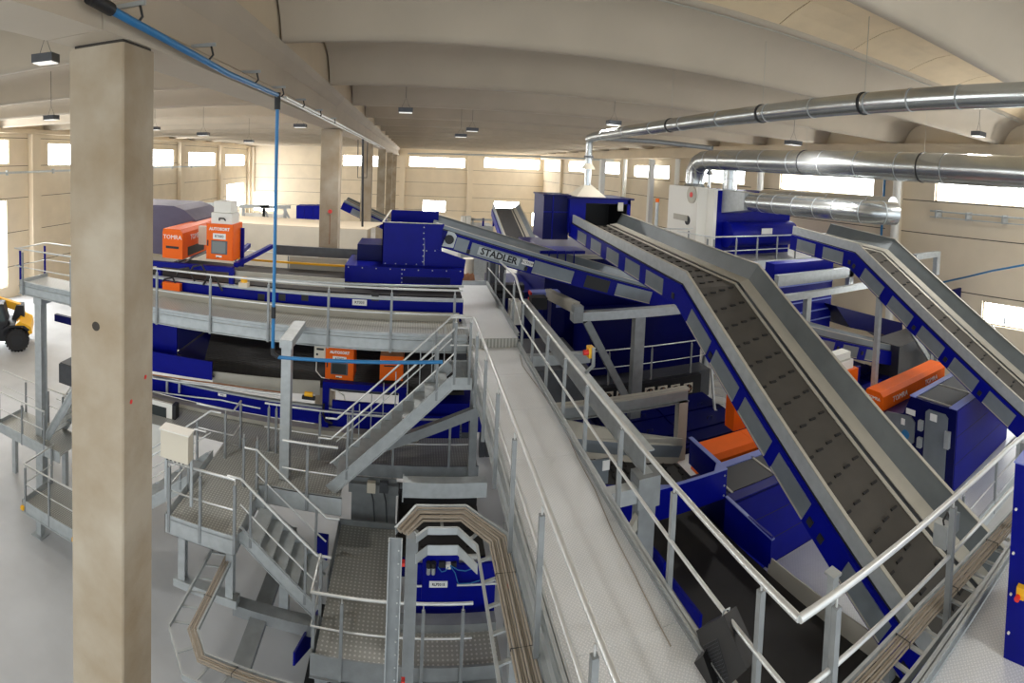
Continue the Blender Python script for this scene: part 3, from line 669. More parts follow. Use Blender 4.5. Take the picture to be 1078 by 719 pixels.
part('cheek_panel', MB().mat('blue').prism([P(u, v, y=y - .02) for u, v in ((447, 301), (447, 235), (468, 236), (459.5, 262.5), (490.5, 273.5), (486, 301))], (0, .03, 0)), t)
bolts(t, P(449, 264, y=y - .02), P(458, 264, y=y - .02), 2); bolts(t, P(449, 281, y=y - .02), P(486, 282, y=y - .02), 4)
y = 13.6
p0, p1 = P(363, 279, y=y), P(488, 301, y=y)
t = thing('feed_box', 'low wide blue box under the open hopper', 'box', ((p0.x + p1.x) / 2, y + .8, p1.z))
m = MB().mat('blue').prism([(p0.x, y, p1.z), (p1.x - .12, y, p1.z), (p1.x, y, p1.z + .25), (p1.x, y, p0.z), (p0.x, y, p0.z)], (0, 1.6, 0)); part('housing', m, t)
r0, r1 = P(424, 291, y=y), P(474, 297, y=y)
part('hatch', MB().mat('blued').box(r0.x, r1.x, y - .012, y, r1.z - .06, r0.z), t)
bolts(t, (p0.x + .1, y, p0.z - .05), (p1.x - .1, y, p0.z - .05), 9); bolts(t, (P(423, 290, y=y).x, y, p0.z - .05), (P(423, 290, y=y).x, y, p1.z + .05), 4)
q0, q1 = P(380, 257, y=14.4), P(402, 279, y=14.4)
solo('side_chute', MB().mat('blued').box(q0.x - .1, q1.x + .1, 14.4, 15.6, q1.z, q0.z), None, 'dark blue chute beside the left edge of the open hopper', 'chute')
# tall blue box and hood over the big conveyor
x0, x1, z0, z1, y = P(573, 205, y=16.6).x, P(600, 206, y=16.6).x, P(573, 252, y=16.6).z, P(573, 206, y=16.6).z, 16.6
t = thing('feed_tower', 'tall dark blue sheet metal tower left of the belt hood', 'tower', ((x0 + x1) / 2, y + .7, z0))
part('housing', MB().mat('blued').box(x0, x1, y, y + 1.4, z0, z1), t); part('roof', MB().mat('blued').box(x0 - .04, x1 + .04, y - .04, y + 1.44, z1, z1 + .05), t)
m = MB().mat('blue'); zz = P(580, 223, y=y).z; m.box(x0, x1, y - .02, y, zz - .02, zz + .02).box(P(582, 220, y=y).x - .02, P(582, 220, y=y).x + .02, y - .02, y, z0, z1); part('seam', m, t)
q0 = P(566, 248, y=16.0); q1 = P(600, 262, y=16.0)
t2 = thing('feed_table', 'blue ribbed table at the foot of the dark tower', 'table', ((q0.x + q1.x) / 2, 16.2, q1.z - .6))
part('frame', MB().mat('blue').box(q0.x, q1.x + .4, 15.6, 16.55, q1.z - .1, q1.z), t2)
for i in range(5): xx = q0.x + i * (q1.x - q0.x) / 4; part('rib', MB().mat('blue').box(xx, xx + .03, 15.55, 15.6, q1.z - .5, q1.z), t2)
y = 16.4
xa, xb, xc = P(600, 215, y=y).x, P(617, 215, y=y).x, P(664, 215, y=y).x
zt, zb = P(600, 209, y=y).z, P(600, 236, y=y).z
t = thing('belt_hood', 'blue hood with an open black mouth over the wide conveyor', 'hood', ((xa + xc) / 2, y + 1, zb))
m = MB().mat('blue').box(xa, xb, y, y + 2, zb - .3, zt).box(xc - .12, xc, y, y + 2, zb - .2, zt).box(xb, xc, y, y + 2, zt - .14, zt); part('housing', m, t)
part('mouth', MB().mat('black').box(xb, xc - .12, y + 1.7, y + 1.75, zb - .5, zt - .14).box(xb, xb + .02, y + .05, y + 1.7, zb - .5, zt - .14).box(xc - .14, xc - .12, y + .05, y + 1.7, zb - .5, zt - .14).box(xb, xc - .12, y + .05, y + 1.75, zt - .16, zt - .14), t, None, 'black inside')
part('junction_box', MB().mat('cover').box(P(651, 214, y=y - .06).x, P(655, 214, y=y - .06).x + .05, y - .06, y, P(651, 222, y=y).z, P(651, 213, y=y).z), t)
part('roof', MB().mat('blued').box(xa - .1, xc + .1, y - .08, y + 2.05, zt, zt + .06), t)
q = P(617, 200, y=17.2); zr = P(617, 206, y=17.2).z; zc = P(617, 195, y=17.2).z
cx = P(618, 200, y=17.2).x
t = thing('extraction_hood', 'beige pyramid hood with a riser pipe on top of the blue belt hood', 'hood', (cx, 17.2, zt + .06))
A = [(cx - .55, 16.7, zt + .06), (cx + .55, 16.7, zt + .06), (cx + .55, 17.7, zt + .06), (cx - .55, 17.7, zt + .06)]; k = .14
part('pyramid', MB().mat('cream').hexa(A + [(cx - k, 17.2 - k, zc), (cx + k, 17.2 - k, zc), (cx + k, 17.2 + k, zc), (cx - k, 17.2 + k, zc)]), t)
zp = P(618, 146, y=17.2).z
part('riser_pipe', MB().mat('shiny').cyl((cx, 17.2, zc - .02), (cx, 17.2, zp), .12, 14), t)
part('collar', MB().mat('cream').tube([(cx, 17.2, P(618, 178, y=17.2).z), (cx, 17.2, P(618, 172, y=17.2).z)], [.26, .14], 14), t)
part('flange', MB().mat('steel').cyl((cx, 17.2, P(618, 166, y=17.2).z), (cx, 17.2, P(618, 164, y=17.2).z), .17, 14), t)
# ================================================================ DUCTS
def duct(name, label, pts, r, seams, mat='shiny', hangers=(), cat='duct'):
    t = thing(name, label, cat, pts[0]); part('pipe', MB().mat(mat).tube(pts, r, 24), t)
    pv = [Vector(p) for p in pts]
    for s in seams:
        c, d = on_path(pv, s); part('seam_ring', MB().mat('galv').tube([c - d * .012, c + d * .012], r + .008, 24), t)
    for s in hangers:
        c, d = on_path(pv, s); part('hanger', MB().mat('black').tube([c - d * .02, c + d * .02], r + .015, 20).mat('cover').cyl(c + Z_ * r, (c.x, c.y, ZB + .5), .005, 6), t)
    return t
xd = cx
zA = lambda y: .196 * xd
duct('extraction_duct', 'long slim zinc duct hung under the roof on the right', [(xd, 17.2, P(618, 146, y=17.2).z), (xd, 16.6, zA(0)), (xd, 2.0, zA(0) + .12)], .165, [1.4, 3.2, 5., 6.6, 8.2, 9.8, 11., 12.2, 13., 13.8], hangers=(6.0, 9.6, 12.1))
xb_ = 12.6
def zb2(px, py, y): return P(px, py, y=y).z
pB = [(xb_, 20.6, -.35), (xb_, 20.6, .25), (xb_, 20.35, .58), (xb_, 19.9, .74), (xb_, 19.2, .78), (xb_, 2.5, .60)]
duct('extraction_duct', 'thick zinc duct rising from the filter and running along the right wall', pB, .44, [1.1, 2.0, 3.2, 4.6, 6.0, 7.6, 9.2, 10.8, 12.4, 14.], hangers=(8.2, 13.2))
solo('duct_transition', MB().mat('shiny').hexa([(12.1, 20.2, -.85), (13.1, 20.2, -.85), (13.1, 21.1, -.85), (12.1, 21.1, -.85), (12.3, 20.3, -.3), (12.9, 20.3, -.3), (12.9, 20.95, -.3), (12.3, 20.95, -.3)]), None, 'square to round zinc foot of the thick duct on the filter roof', 'duct')
duct('extraction_duct', 'short zinc branch pipe dropping to the filter roof under the thick duct', [(13.2, 18.6, -.55), (13.2, 18.6, .5)], .32, [.5])
duct('extraction_duct', 'zinc duct leaving the blue filter front toward the camera', [(12.95, 16.6, -.92), (12.95, 10.9, -.84), (13.1, 10.2, -.84), (13.7, 9.9, -.84)], .38, [.8, 1.7, 2.8, 3.9, 4.8, 5.9, 6.6])
duct('extraction_duct', 'second zinc duct partly hidden behind the filter outlet duct', [(14.2, 17.4, -.72), (14.2, 10.4, -.60)], .3, [2, 4, 6])
# ================================================================ DUST FILTER
fx, fy0, fy1 = 12.0, 18.0, 21.0
zt, zb = -.55, -3.3
t = thing('dust_filter', 'white and blue dust filter unit beneath the zinc ducts', 'filter', (14, 19.5, zb - 1))
part('housing', MB().mat('blue').box(fx, 16.4, fy0, fy1, zb - 1, zt), t)
part('end_panel', MB().mat('white').box(fx - .5, fx + .0, fy0 + .5, fy1 + .1, zb, zt + .08).box(fx - .02, fx + .14, fy0 - .06, fy0 + .5, zb, zt + .05), t, None, 'white end panel')
e = P(729, 205, x=fx - .5)
part('fan_cover', MB().mat('cover').cyl((fx - .56, e.y, e.z), (fx - .5, e.y, e.z), .38, 20), t)
part('emblem', MB().mat('red').cyl((fx - .58, e.y, e.z), (fx - .56, e.y, e.z), .12, 12), t)
e = P(724, 232, x=fx - .5); part('vent', MB().mat('black').cyl((fx - .54, e.y, e.z), (fx - .5, e.y, e.z), .2, 14), t)
part('control_box', MB().mat('cover').box(fx - .58, fx - .5, 19.2, 20.4, -2.0, -1.75), t)
A = [(fx + .42, fy0, -1.5), (fx + 1.5, fy0, -1.5), (fx + 1.5, fy0, -.52), (fx + .42, fy0, -.52)]
co = Vector((12.95, 16.65, -.92)); k = .36
part('outlet_cone', MB().mat('galv').add([A[0], A[1], A[2], A[3], co + Vector((-k, 0, -k)), co + Vector((k, 0, -k)), co + Vector((k, 0, k)), co + Vector((-k, 0, k))], [(0, 1, 5, 4), (1, 2, 6, 5), (2, 3, 7, 6), (3, 0, 4, 7), (4, 5, 6, 7)]), t)
part('motor', MB().mat('blue').tube([(fx + .5, fy0 - .3, -2.4), (fx + 4.2, fy0 - .3, -2.4)], .55, 20), t)
part('label_plate', MB().mat('label').box(14.0, 14.6, fy0 - .88, fy0 - .86, -2.35, -2.1), t)
q = P(724, 180, x=fx)
solo('exhaust_cone', MB().mat('shiny').tube([(13.0, 20, -.5), (13.0, 20, .1)], .08, 10).tube([(13.0, 20, .1), (13.0, 20, .42)], [.22, .02], 14), None, 'little zinc exhaust cone on the filter roof under the duct bend', 'vent')
# filter platform
zf = -3.35
t = thing('platform', 'maintenance platform in front of the dust filter', 'platform', (13, 16.4, zf - .3))
part('deck_plate', B('plated', (9.2, 17.2, 15.9, 18.9, zf - .02, zf)), t); part('edge_channel', B('galv', (10.6, 17.2, 15.85, 15.9, zf - .25, zf + .1)), t)
for x in (10.7, 13.8, 17.1): part('leg', B('galv', (x - .08, x + .08, 15.95, 16.11, FL, zf - .02)), t)
railing('guard_railing', 'railing on the platform in front of the dust filter', [(10.2, 17.8, zf), (10.6, 15.9, zf), (17.2, 15.9, zf)], [(10.55, 16.1, zf)] + [(10.7 + i * 1.05, 15.88, zf) for i in range(7)], r=.028)
railing('guard_railing', 'upper rails left of the dust filter with a beacon post', [(9.3, 18.6, zf), (11.4, 18.6, zf)], [(9.4, 18.6, zf), (10.3, 18.6, zf), (11.2, 18.6, zf)], r=.03)
q = P(692, 213, y=18.8); t = thing('beacon_post', 'grey post with an orange beacon left of the dust filter', 'beacon', (q.x, 18.8, zf))
part('pole', MB().mat('galv').cyl((q.x, 18.8, zf), (q.x, 18.8, q.z), .07, 8), t); part('lens', MB().mat('orange').cyl((q.x, 18.8, q.z), (q.x, 18.8, q.z + .16), .08, 10), t)

t = thing('drum_machine', 'pale machinery far behind the open blue hopper', 'machine', (2.5, 34, FL)); y = 34
a, b = P(487, 226, y=y), P(519, 246, y=y)
part('body', MB().mat('galv').box(a.x, b.x, y, y + 2, FL, b.z + .5), t)
for u in (488, 493): q = P(u, 229, y=y); part('drum', MB().mat('white').cyl(q - Z_ * .6, q + Z_ * .1, .2, 12), t)
part('top_rail', MB().mat('galv').bar((a.x, y, a.z - .3), (b.x, y, a.z - .3), .12), t)
for k in range(4): xx = a.x + (b.x - a.x) * k / 3; part('post', MB().mat('blue' if k > 1 else 'galv').bar((xx, y, b.z + .5), (xx, y, a.z - .2), .12), t)
# ================================================================ UPPER SORTER
def cabinet(label, p0, p1, y, depth, lines, screen='screen', group=None):
    """orange control cabinet; p0/p1: top-left and bottom-right corners of its front"""
    t = thing('control_cabinet', label, 'cabinet', ((p0.x + p1.x) / 2, y + depth / 2, p1.z), group)
    w, h = p1.x - p0.x, p0.z - p1.z
    b = MB().mat('orange').box(p0.x, p1.x, y, y + depth, p1.z, p0.z); part('housing', b, t)
    d = part('door', MB().mat('orange').box(p0.x + .015, p1.x - .015, y - .02, y, p1.z + .015, p0.z - .015), t)
    part('door_handle', MB().mat('black').box(p0.x + .05 * w, p0.x + .09 * w, y - .04, y - .02, p1.z + h * .38, p1.z + h * .54), d)
    part('screen_frame', MB().mat('steel').box(p0.x + .20 * w, p0.x + .80 * w, y - .03, y - .02, p1.z + h * .17, p1.z + h * .54), d)
    part('screen', MB().mat(screen).box(p0.x + .24 * w, p0.x + .74 * w, y - .034, y - .03, p1.z + h * .20, p1.z + h * .51), d)
    l = part('paper_label', MB().mat('label').box(p0.x + .26 * w, p0.x + .74 * w, y - .026, y - .02, p1.z + h * .58, p1.z + h * .74), d, None, 'white printed label')
    text('lettering', lines[1], h * .10, (p0.x + .5 * w, y - .026, p1.z + h * .66), X_, Z_, 'ink', l)
    text('lettering', 'AUTOSORT', h * .115, (p0.x + .5 * w, y - .02, p1.z + h * .86), X_, Z_, 'label', d, bold=.004)
    part('button_row', MB().mat('label').box(p0.x + .38 * w, p0.x + .60 * w, y - .026, y - .02, p1.z + h * .08, p1.z + h * .13).mat('ink').box(p0.x + .40 * w, p0.x + .5 * w, y - .028, y - .026, p1.z + h * .07, p1.z + h * .09), d)
    return t
y = 12.9
p0, p1 = P(217.5, 235, y=y), P(245, 275, y=y)
cabinet('orange sorting control cabinet with grey screen on the upper sorter', p0, p1, y, .75, ('AUTOSORT', 'RT003'))
t = thing('instrument_case', 'white instrument case with handle standing on the upper orange cabinet', 'case', ((p0.x + p1.x) / 2, y + .35, p0.z))
w = p1.x - p0.x
part('lower_case', MB().mat('white').box(p0.x + .12, p1.x - .05, y + .05, y + .6, p0.z, p0.z + .30), t)
part('upper_case', MB().mat('white').box(p0.x + .18, p1.x - .1, y + .08, y + .6, p0.z + .31, p0.z + .62), t)
part('handle', MB().mat('ink').tube([(p0.x + .36, y + .05, p0.z + .10), (p0.x + .38, y - .01, p0.z + .16), (p0.x + .52, y - .01, p0.z + .16), (p0.x + .54, y + .05, p0.z + .10)], .02, 8), t)
# sensor bar
def sensor(label, corner, L, W, H, axis, lettering, seg=1, ch=.10, slots=True):
    """long chamfered orange sensor housing; corner = bottom corner nearest the camera; axis 'y' runs away from the camera, 'x' runs right"""
    c = Vector(corner); t = thing('sensor_bar', label, 'sensor', c)
    for k in range(seg):
        a = L * k / seg + (.012 if k else 0); b = L * (k + 1) / seg
        m = MB().mat('orange')
        if axis == 'y':   # small end faces -Y, long visible face is +X
            m.prism([(c.x, c.y + a, c.z), (c.x, c.y + a, c.z + H - ch), (c.x - ch * .8, c.y + a, c.z + H), (c.x - W + ch * .3, c.y + a, c.z + H), (c.x - W, c.y + a, c.z + H - ch), (c.x - W, c.y + a, c.z)], (0, b - a, 0))
        else:             # small end faces -X, long visible face is -Y
            m.prism([(c.x + a, c.y, c.z + ch), (c.x + a, c.y, c.z + H - ch), (c.x + a, c.y + ch, c.z + H), (c.x + a, c.y + W - ch * .4, c.z + H), (c.x + a, c.y + W, c.z + H - ch), (c.x + a, c.y + W, c.z), (c.x + a, c.y + ch * .6, c.z)], (b - a, 0, 0))
        hp = part('housing', m, t)
        if axis == 'y': text('lettering', lettering, H * .26, (c.x, c.y + (a + b) / 2, c.z + H * .66), Y_, Z_, 'label', hp)
        else: text('lettering', lettering, H * .30, (c.x + (a + b) / 2, c.y, c.z + H * .58), X_, Z_, 'label', hp)
    if axis == 'y':
        part('slot', MB().mat('black').box(c.x - W * .82, c.x - W * .18, c.y - .006, c.y, c.z + H * .34, c.z + H * .42), t)
        text('lettering', lettering, H * .20, (c.x - W * .5, c.y, c.z + H * .72), X_, Z_, 'label', t)
        part('opening', MB().mat('black').box(c.x, c.x + .008, c.y + .35, c.y + 1.5, c.z + H * .06, c.z + H * .36), t)
    else:
        part('slot', MB().mat('black').box(c.x - .006, c.x, c.y + W * .2, c.y + W * .8, c.z + H * .38, c.z + H * .47), t)
        text('lettering', lettering, H * .17, (c.x, c.y + W * .5, c.z + H * .72), -Y_, Z_, 'label', t)
    return t
y = 12.75
a0, a1 = P(171, 271, y=y), P(192, 271, y=y); top = P(180, 241, y=y)
sensor('orange sensor bar left of the upper orange cabinet, slotted end forward', (a1.x, y, a0.z), 3.6, a1.x - a0.x, top.z - a0.z, 'y', 'TOMRA', seg=2)
q0, q1 = P(209, 238, y=13.6), P(218, 258, y=13.6)
solo('junction_box', MB().mat('cream').box(q0.x, q1.x + .2, 13.6, 13.75, q1.z, q0.z), None, 'cream junction box behind the upper orange cabinet', 'box')
# gantry that carries them
y = 12.7
g0, g1 = P(160, 274, y=y), P(246, 283, y=y)
t = thing('gantry', 'dark blue steel gantry carrying the upper orange cabinet and sensor bar', 'gantry', ((g0.x + g1.x) / 2, y, DF - .3))
part('beam', MB().mat('blue').bar(g0 + Z_ * -.08, g1 + Z_ * -.02, .14, .14), t)
part('post', MB().mat('blue').bar((g1.x - .05, y, g1.z), (g1.x - .05, y, DF - .25), .13), t); part('post', MB().mat('blue').bar((g0.x + .25, y, g0.z - .1), (g0.x + .25, y, DF - .25), .13), t)
s0, s1 = P(248, 279, y=12.8), P(286, 259, y=15.2)
part('arm', MB().mat('blue').bar(s0, s1, .12, .12), t); s2, s3 = P(246, 272, y=13.4), P(262, 258, y=15.2); part('arm', MB().mat('blue').bar(s2, s3, .12, .12), t)
part('back_panel', MB().mat('blue').box(g1.x - .1, g1.x, 13.5, 13.56, g1.z - .1, g1.z + 1.0), t)
part('cable_rail', MB().mat('galv').bar(P(187, 275, y=12.9), P(216, 262, y=14.5), .05, .03).bar(P(191, 277, y=12.9), P(218, 264, y=14.5), .05, .03), t)
for u, v in ((170, 300), (186, 290), (200, 287), (214, 300)):
    q = P(u, v, y=12.4); part('valve', MB().mat('black').tube([q, q + Z_ * .18 + X_ * .1, q + Z_ * .25 + X_ * .35, q - Z_ * .1 + X_ * .55], .03, 8), t)
q0, q1 = P(171, 297, y=12.3), P(189, 307, y=12.3)
solo('drive_cover', MB().mat('orange').box(q0.x, q1.x, 12.3, 12.45, q1.z, q0.z), None, 'small orange cover behind the catwalk railing near the column', 'cover')
# bed of the upper sorter
y = 12.55
t = thing('sorter_bed', 'blue side frame and belt of the upper sorter behind the cross catwalk', 'sorter', (-3, 13.5, DF - .3))
zt, zb = P(300, 308, y=y).z, P(300, 330, y=y).z
xl, xr = P(166, 310, y=y).x - .6, P(488, 310, y=y).x
part('side_frame', MB().mat('blue').box(xl, xr, y, y + .06, zb, zt), t)
part('side_rail', MB().mat('galv').box(xl, xr, y - .06, y + .1, zt, zt + .06), t)
part('side_rail', MB().mat('galv').tube([P(245, 291, y=y - .15), P(488, 301.5, y=y - .15)], .03, 8), t)
q = P(250, 282, y=12.8).z; z2 = P(300, 299, y=12.8).z
part('skirt', MB().mat('cover').box(P(247, 285, y=12.8).x, P(363, 285, y=12.8).x, 12.8, 12.84, z2, q - .08), t)
part('belt', MB().mat('beltd').box(xl, xr, 12.9, 15.3, q - .50, q - .45), t)
part('far_guide', MB().mat('cover').box(P(305, 270, y=15.3).x, P(365, 270, y=15.3).x, 15.3, 15.35, q - .5, P(330, 271, y=15.3).z).mat('yellow').box(P(250, 275, y=15.2).x, P(365, 275, y=15.2).x, 15.22, 15.28, P(330, 277.5, y=15.2).z - .06, P(330, 277.5, y=15.2).z), t)
for u in (275, 297, 321, 395): c = P(u, 313, y=y); part('bolt_plate', MB().mat('black').box(c.x - .09, c.x + .09, y - .012, y, c.z - .09, c.z + .09), t)
q0, q1 = P(371, 315, y=y - .02), P(386, 322, y=y - .02)
lb = part('paper_label', MB().mat('label').box(q0.x, q1.x, y - .02, y, q1.z, q0.z), t, None, 'white printed label'); text('lettering', 'RT003', (q0.z - q1.z) * .62, ((q0.x + q1.x) / 2, y - .02, (q0.z + q1.z) / 2), X_, Z_, 'ink', lb)
q = P(257, 297, y=12.3); t2 = thing('warning_beacon', 'yellow rotating beacon on the upper sorter beside the gantry', 'beacon', q - Z_ * .1)
part('lens', MB().mat('yellow').cyl(q, q + Z_ * .12, .09, 10), t2); part('base', MB().mat('cream').box(q.x - .12, q.x + .12, 12.2, 12.4, q.z - .12, q.z), t2)
# purple tarpaulin hood
y = 14.6
A = [P(120, 262, y=y), P(162, 217, y=y), P(191, 221, y=y), P(206, 231, y=y), P(206, 262, y=y)]
t = thing('belt_hood', 'purple grey hood with sloped shoulder behind the near column', 'hood', (A[2].x, 15.5, A[0].z))
zt = P(185, 217, y=y).z; sh = P(206, 232, y=y)
part('cover', MB().mat('hoodp').prism([(A[0].x - 1, y, A[0].z), (A[0].x - 1, y, zt), (P(183, 220, y=y).x, y, zt), (P(194, 222, y=y).x, y, zt - .12), (sh.x, y, sh.z), (sh.x, y, A[0].z)], (0, 2.2, 0)), t)
part('back_panel', MB().mat('blue').box(A[0].x - 1, P(186, 215, y=16.9).x, 16.85, 16.9, A[0].z, P(186, 213, y=16.9).z), t)
# pale conveyor enclosure and clutter behind
y = 22.0
p0, p1 = P(250, 234, y=y), P(386, 256, y=y)
t = thing('enclosure', 'long cream conveyor enclosure behind the second concrete column', 'enclosure', ((p0.x + p1.x) / 2, y + 1.2, FL))
part('side_wall', MB().mat('cream').box(p0.x - 3, p1.x, y, y + .1, FL, p0.z - .05), t); part('roof', MB().mat('wallc').prism([(p0.x - 3, y, p0.z - .05), (p1.x, y, p0.z - .05), (p1.x + .6, y + 3, P(386, 234, y=y + 3).z), (p0.x - 3, y + 3, P(386, 234, y=y + 3).z)], (0, 0, .03)), t)
solo('belt_guard', MB().mat('steel').box(P(288, 262, y=16.2).x, P(381, 262, y=16.2).x, 16.2, 16.3, P(340, 271, y=16.2).z, P(340, 261, y=16.2).z), None, 'dark grey guard sheet in front of the cream enclosure', 'guard')
railing('guard_railing', 'thin railing in front of the cream enclosure', [(p0.x + .3, y - 1.0, p0.z - 2.2), (p1.x, y - 1.0, p0.z - 2.2)], [(p0.x + .3 + i * 2.4, y - 1.0, p0.z - 2.2) for i in range(3)], r=.03, knee=False)
y = 25.0
for i, (u0, u1) in enumerate(((312, 320.5), (321, 330), (330.5, 340))):
    a, b = P(u0, 216.5, y=y), P(u1, 237, y=y)
    t = thing('electrical_cabinet', ('leftmost blue cabinet of three beside the second column', 'middle blue cabinet of three beside the second column', 'blue cabinet touching the second column, right of its twins')[i], 'cabinet', ((a.x + b.x) / 2, y + .4, b.z), 'blue cabinets beside the second column')
    part('housing', MB().mat('blue').box(a.x, b.x, y, y + .9, b.z - 1.5, a.z), t); part('door', MB().mat('blue').box(a.x + .03, b.x - .03, y - .02, y, b.z + .05, a.z - .05), t)
y = 27.0
for i, (u0, u1, v0, v1) in enumerate(((219, 234, 219, 232), (258, 276, 221, 234), (280, 298, 222, 235))):
    a, b = P(u0, v0, y=y), P(u1, v1, y=y)
    t = thing('steel_frame', ('zinc frame with white panel left of the blue pipe drop', 'zinc frame with white panel just left of the pipe', 'zinc frame with white panel right of the blue drop pipe')[i], 'frame', ((a.x + b.x) / 2, y, b.z - 1))
    part('panel', MB().mat('white').box(a.x, b.x, y, y + .04, b.z, a.z - .15), t)
    for x in (a.x - .1, b.x + .1): part('post', MB().mat('galv').bar((x, y, b.z - 1), (x, y, a.z + .25), .14), t)
    part('head_beam', MB().mat('galv').bar((a.x - .3, y, a.z + .2), (b.x + .4, y, a.z + .28), .18), t)
    part('brace', MB().mat('galv').bar((b.x + .1, y, a.z + .1), (b.x + .7, y, b.z - .4), .1), t)
solo('roller_cover', MB().mat('cream').box(P(206, 228, y=25).x, P(219, 228, y=25).x, 25, 26, FL, P(210, 227, y=25).z), None, 'cream housing behind the purple hood', 'housing')
# ================================================================ LOWER SORTER
y = 12.15
p0, p1 = P(343, 365, y=y), P(372, 401, y=y)
cabinet('orange sorting control cabinet with dark screen on the lower sorter', p0, p1, y, .6, ('AUTOSORT', 'RT002'), 'screend')
q0, q1 = P(331, 363, y=12.2), P(342.5, 381, y=12.2)
t = thing('junction_box', 'cream junction box left of the lower orange cabinet', 'box', ((q0.x + q1.x) / 2, 12.25, q1.z))
part('housing', MB().mat('cream').box(q0.x, q1.x, 12.2, 12.35, q1.z, q0.z), t)
part('switch', MB().mat('ink').box(q0.x + .05, q0.x + .1, 12.19, 12.2, q1.z + .15, q1.z + .2).box(q0.x + .06, q0.x + .24, 12.19, 12.2, q0.z - .12, q0.z - .07), t)
part('conduit', MB().mat('white').tube([(q0.x + .05, 12.25, q1.z), (q0.x + .06, 12.2, q1.z - .25), (q0.x + .2, 12.2, q1.z - .4), (q0.x + .4, 12.2, q1.z - .42)], .014, 6), t)
q0, q1 = P(400.5, 366, y=12.2), P(424, 401, y=12.2)
t = thing('sensor_bar', 'orange sensor housing end with brown lid right of the lower cabinet', 'sensor', ((q0.x + q1.x) / 2, 13, q1.z))
part('housing', MB().mat('orange').box(q0.x, q1.x, 12.2, 14.5, q1.z, q0.z - .2), t); part('lid', MB().mat('wood').prism([(q0.x, 12.2, q0.z - .2), (q1.x, 12.2, q0.z - .2), (q1.x - .05, 12.45, q0.z), (q0.x + .03, 12.45, q0.z)], (0, 2, 0)), t)
part('slot', MB().mat('black').box(q0.x + .1, q1.x - .1, 12.19, 12.2, (q0.z + q1.z) / 2 - .06, (q0.z + q1.z) / 2 - .03), t)
g0, g1 = P(340, 407, y=12.0), P(428, 410, y=12.0); zb = P(345, 440, y=12).z
t = thing('gantry', 'dark blue gantry under the lower orange cabinet', 'gantry', ((g0.x + g1.x) / 2, 12, ZL))
part('beam', MB().mat('blue').box(g0.x, g1.x, 11.95, 12.1, g1.z - .07, g1.z + .07), t)
for x in (g0.x + .08, g1.x - .1): part('post', MB().mat('blue').box(x - .08, x + .08, 11.95, 12.1, ZL, g1.z - .07), t)
part('roller', MB().mat('steel').tube([(g0.x + .2, 12.3, g1.z - .22), (g1.x - .2, 12.3, g1.z - .22)], .07, 12), t)
part('lower_beam', MB().mat('blue').box(g0.x + .25, g1.x, 11.9, 11.98, g1.z - .55, g1.z - .36), t)
part('hose', MB().mat('white').tube([P(348, 410, y=11.9), P(356, 412, y=11.9), P(362, 416, y=11.9), P(363, 421, y=11.9)], .016, 6).mat('black').tube([P(341, 425, y=11.85), P(340, 436, y=11.85), P(343, 443, y=11.85), P(350, 446, y=11.85)], .03, 8), t)
# blue inlet plates, belt and skirts of the lower sorter
t = thing('sorter_bed', 'lower sorter with blue inlet plates, dark belt and blue side frame', 'sorter', (-3.5, 13, ZL))
y = 12.0
a, b = P(150, 342, y=y + .4), P(186, 372, y=y + .4); part('inlet_panel', MB().mat('blue').box(a.x - 1.2, b.x, y + .4, y + .44, b.z - .1, a.z + .3), t)
a, b = P(150, 371, y=y), P(223, 399, y=y); part('inlet_panel', MB().mat('blue').prism([(a.x - 1, y, P(162, 394, y=y).z), (b.x, y, b.z - .03), (b.x, y, P(223, 381, y=y).z), (a.x - 1, y, P(161, 371, y=y).z)], (0, .05, 0)), t)
m = MB().mat('blued').prism([(b.x - .05, y + .1, b.z), (P(187, 372, y=y + .4).x, y + .4, P(187, 372, y=y + .4).z), (P(220, 349, y=15).x, 15, P(220, 349, y=15).z), (P(300, 360, y=15).x, 15, P(225, 385, y=15).z)], (0, 0, .03)); part('inlet_cheek', m, t)
zB = P(260, 390, y=12.6).z
m = MB().mat('beltd')
for i in range(26): yv = 12.3 + i * .12; m.box(-6.5, 1.4, yv, yv + .10, zB - .04, zB + .005)
m.box(-6.5, 1.4, 12.3, 15.4, zB - .06, zB - .03); part('belt', m, t)
part('back_wall', MB().mat('blued').box(-11, 1.4, 15.5, 15.55, zB - 1, DF - .3), t)
a, b = P(224, 390, y=12.2), P(337, 402, y=12.2); part('skirt', MB().mat('cover').prism([(a.x, 12.2, P(224, 404, y=12.2).z), (b.x, 12.2, P(337, 416, y=12.2).z), (b.x, 12.2, P(337, 401, y=12.2).z), (a.x, 12.2, P(224, 391, y=12.2).z)], (0, .03, 0)), t)
y = 12.05
z0, z1 = P(300, 424, y=y).z, P(300, 441, y=y).z
part('side_frame', MB().mat('blue').box(-7.5, P(340, 430, y=y).x, y, y + .06, z1, z0), t); part('side_frame', MB().mat('blue').box(P(340, 430, y=y).x, 1.3, y + .04, y + .1, z1 - .45, z0 - .05), t)
part('side_rail', MB().mat('galv').box(-7.5, .2, y - .05, y + .05, z0, z0 + .05), t)
part('pipe_run', MB().mat('wood').tube([P(161, 394.5, y=y - .1), P(232, 404, y=y - .1), P(300, 413.5, y=y - .1)], .02, 8), t)
part('pipe_run', MB().mat('rail').tube([P(161, 398, y=y - .16), P(232, 407, y=y - .16), P(300, 416, y=y - .16)], .026, 8), t)
part('pipe_run', MB().mat('rail').tube([P(161, 412, y=y - .2), P(232, 421, y=y - .2), P(274, 430, y=y - .2)], .02, 8), t)
for u in (176, 189): q = P(u, 400, y=y - .12); part('bracket', MB().mat('galv').bar(q, q - Z_ * .35, .05), t)
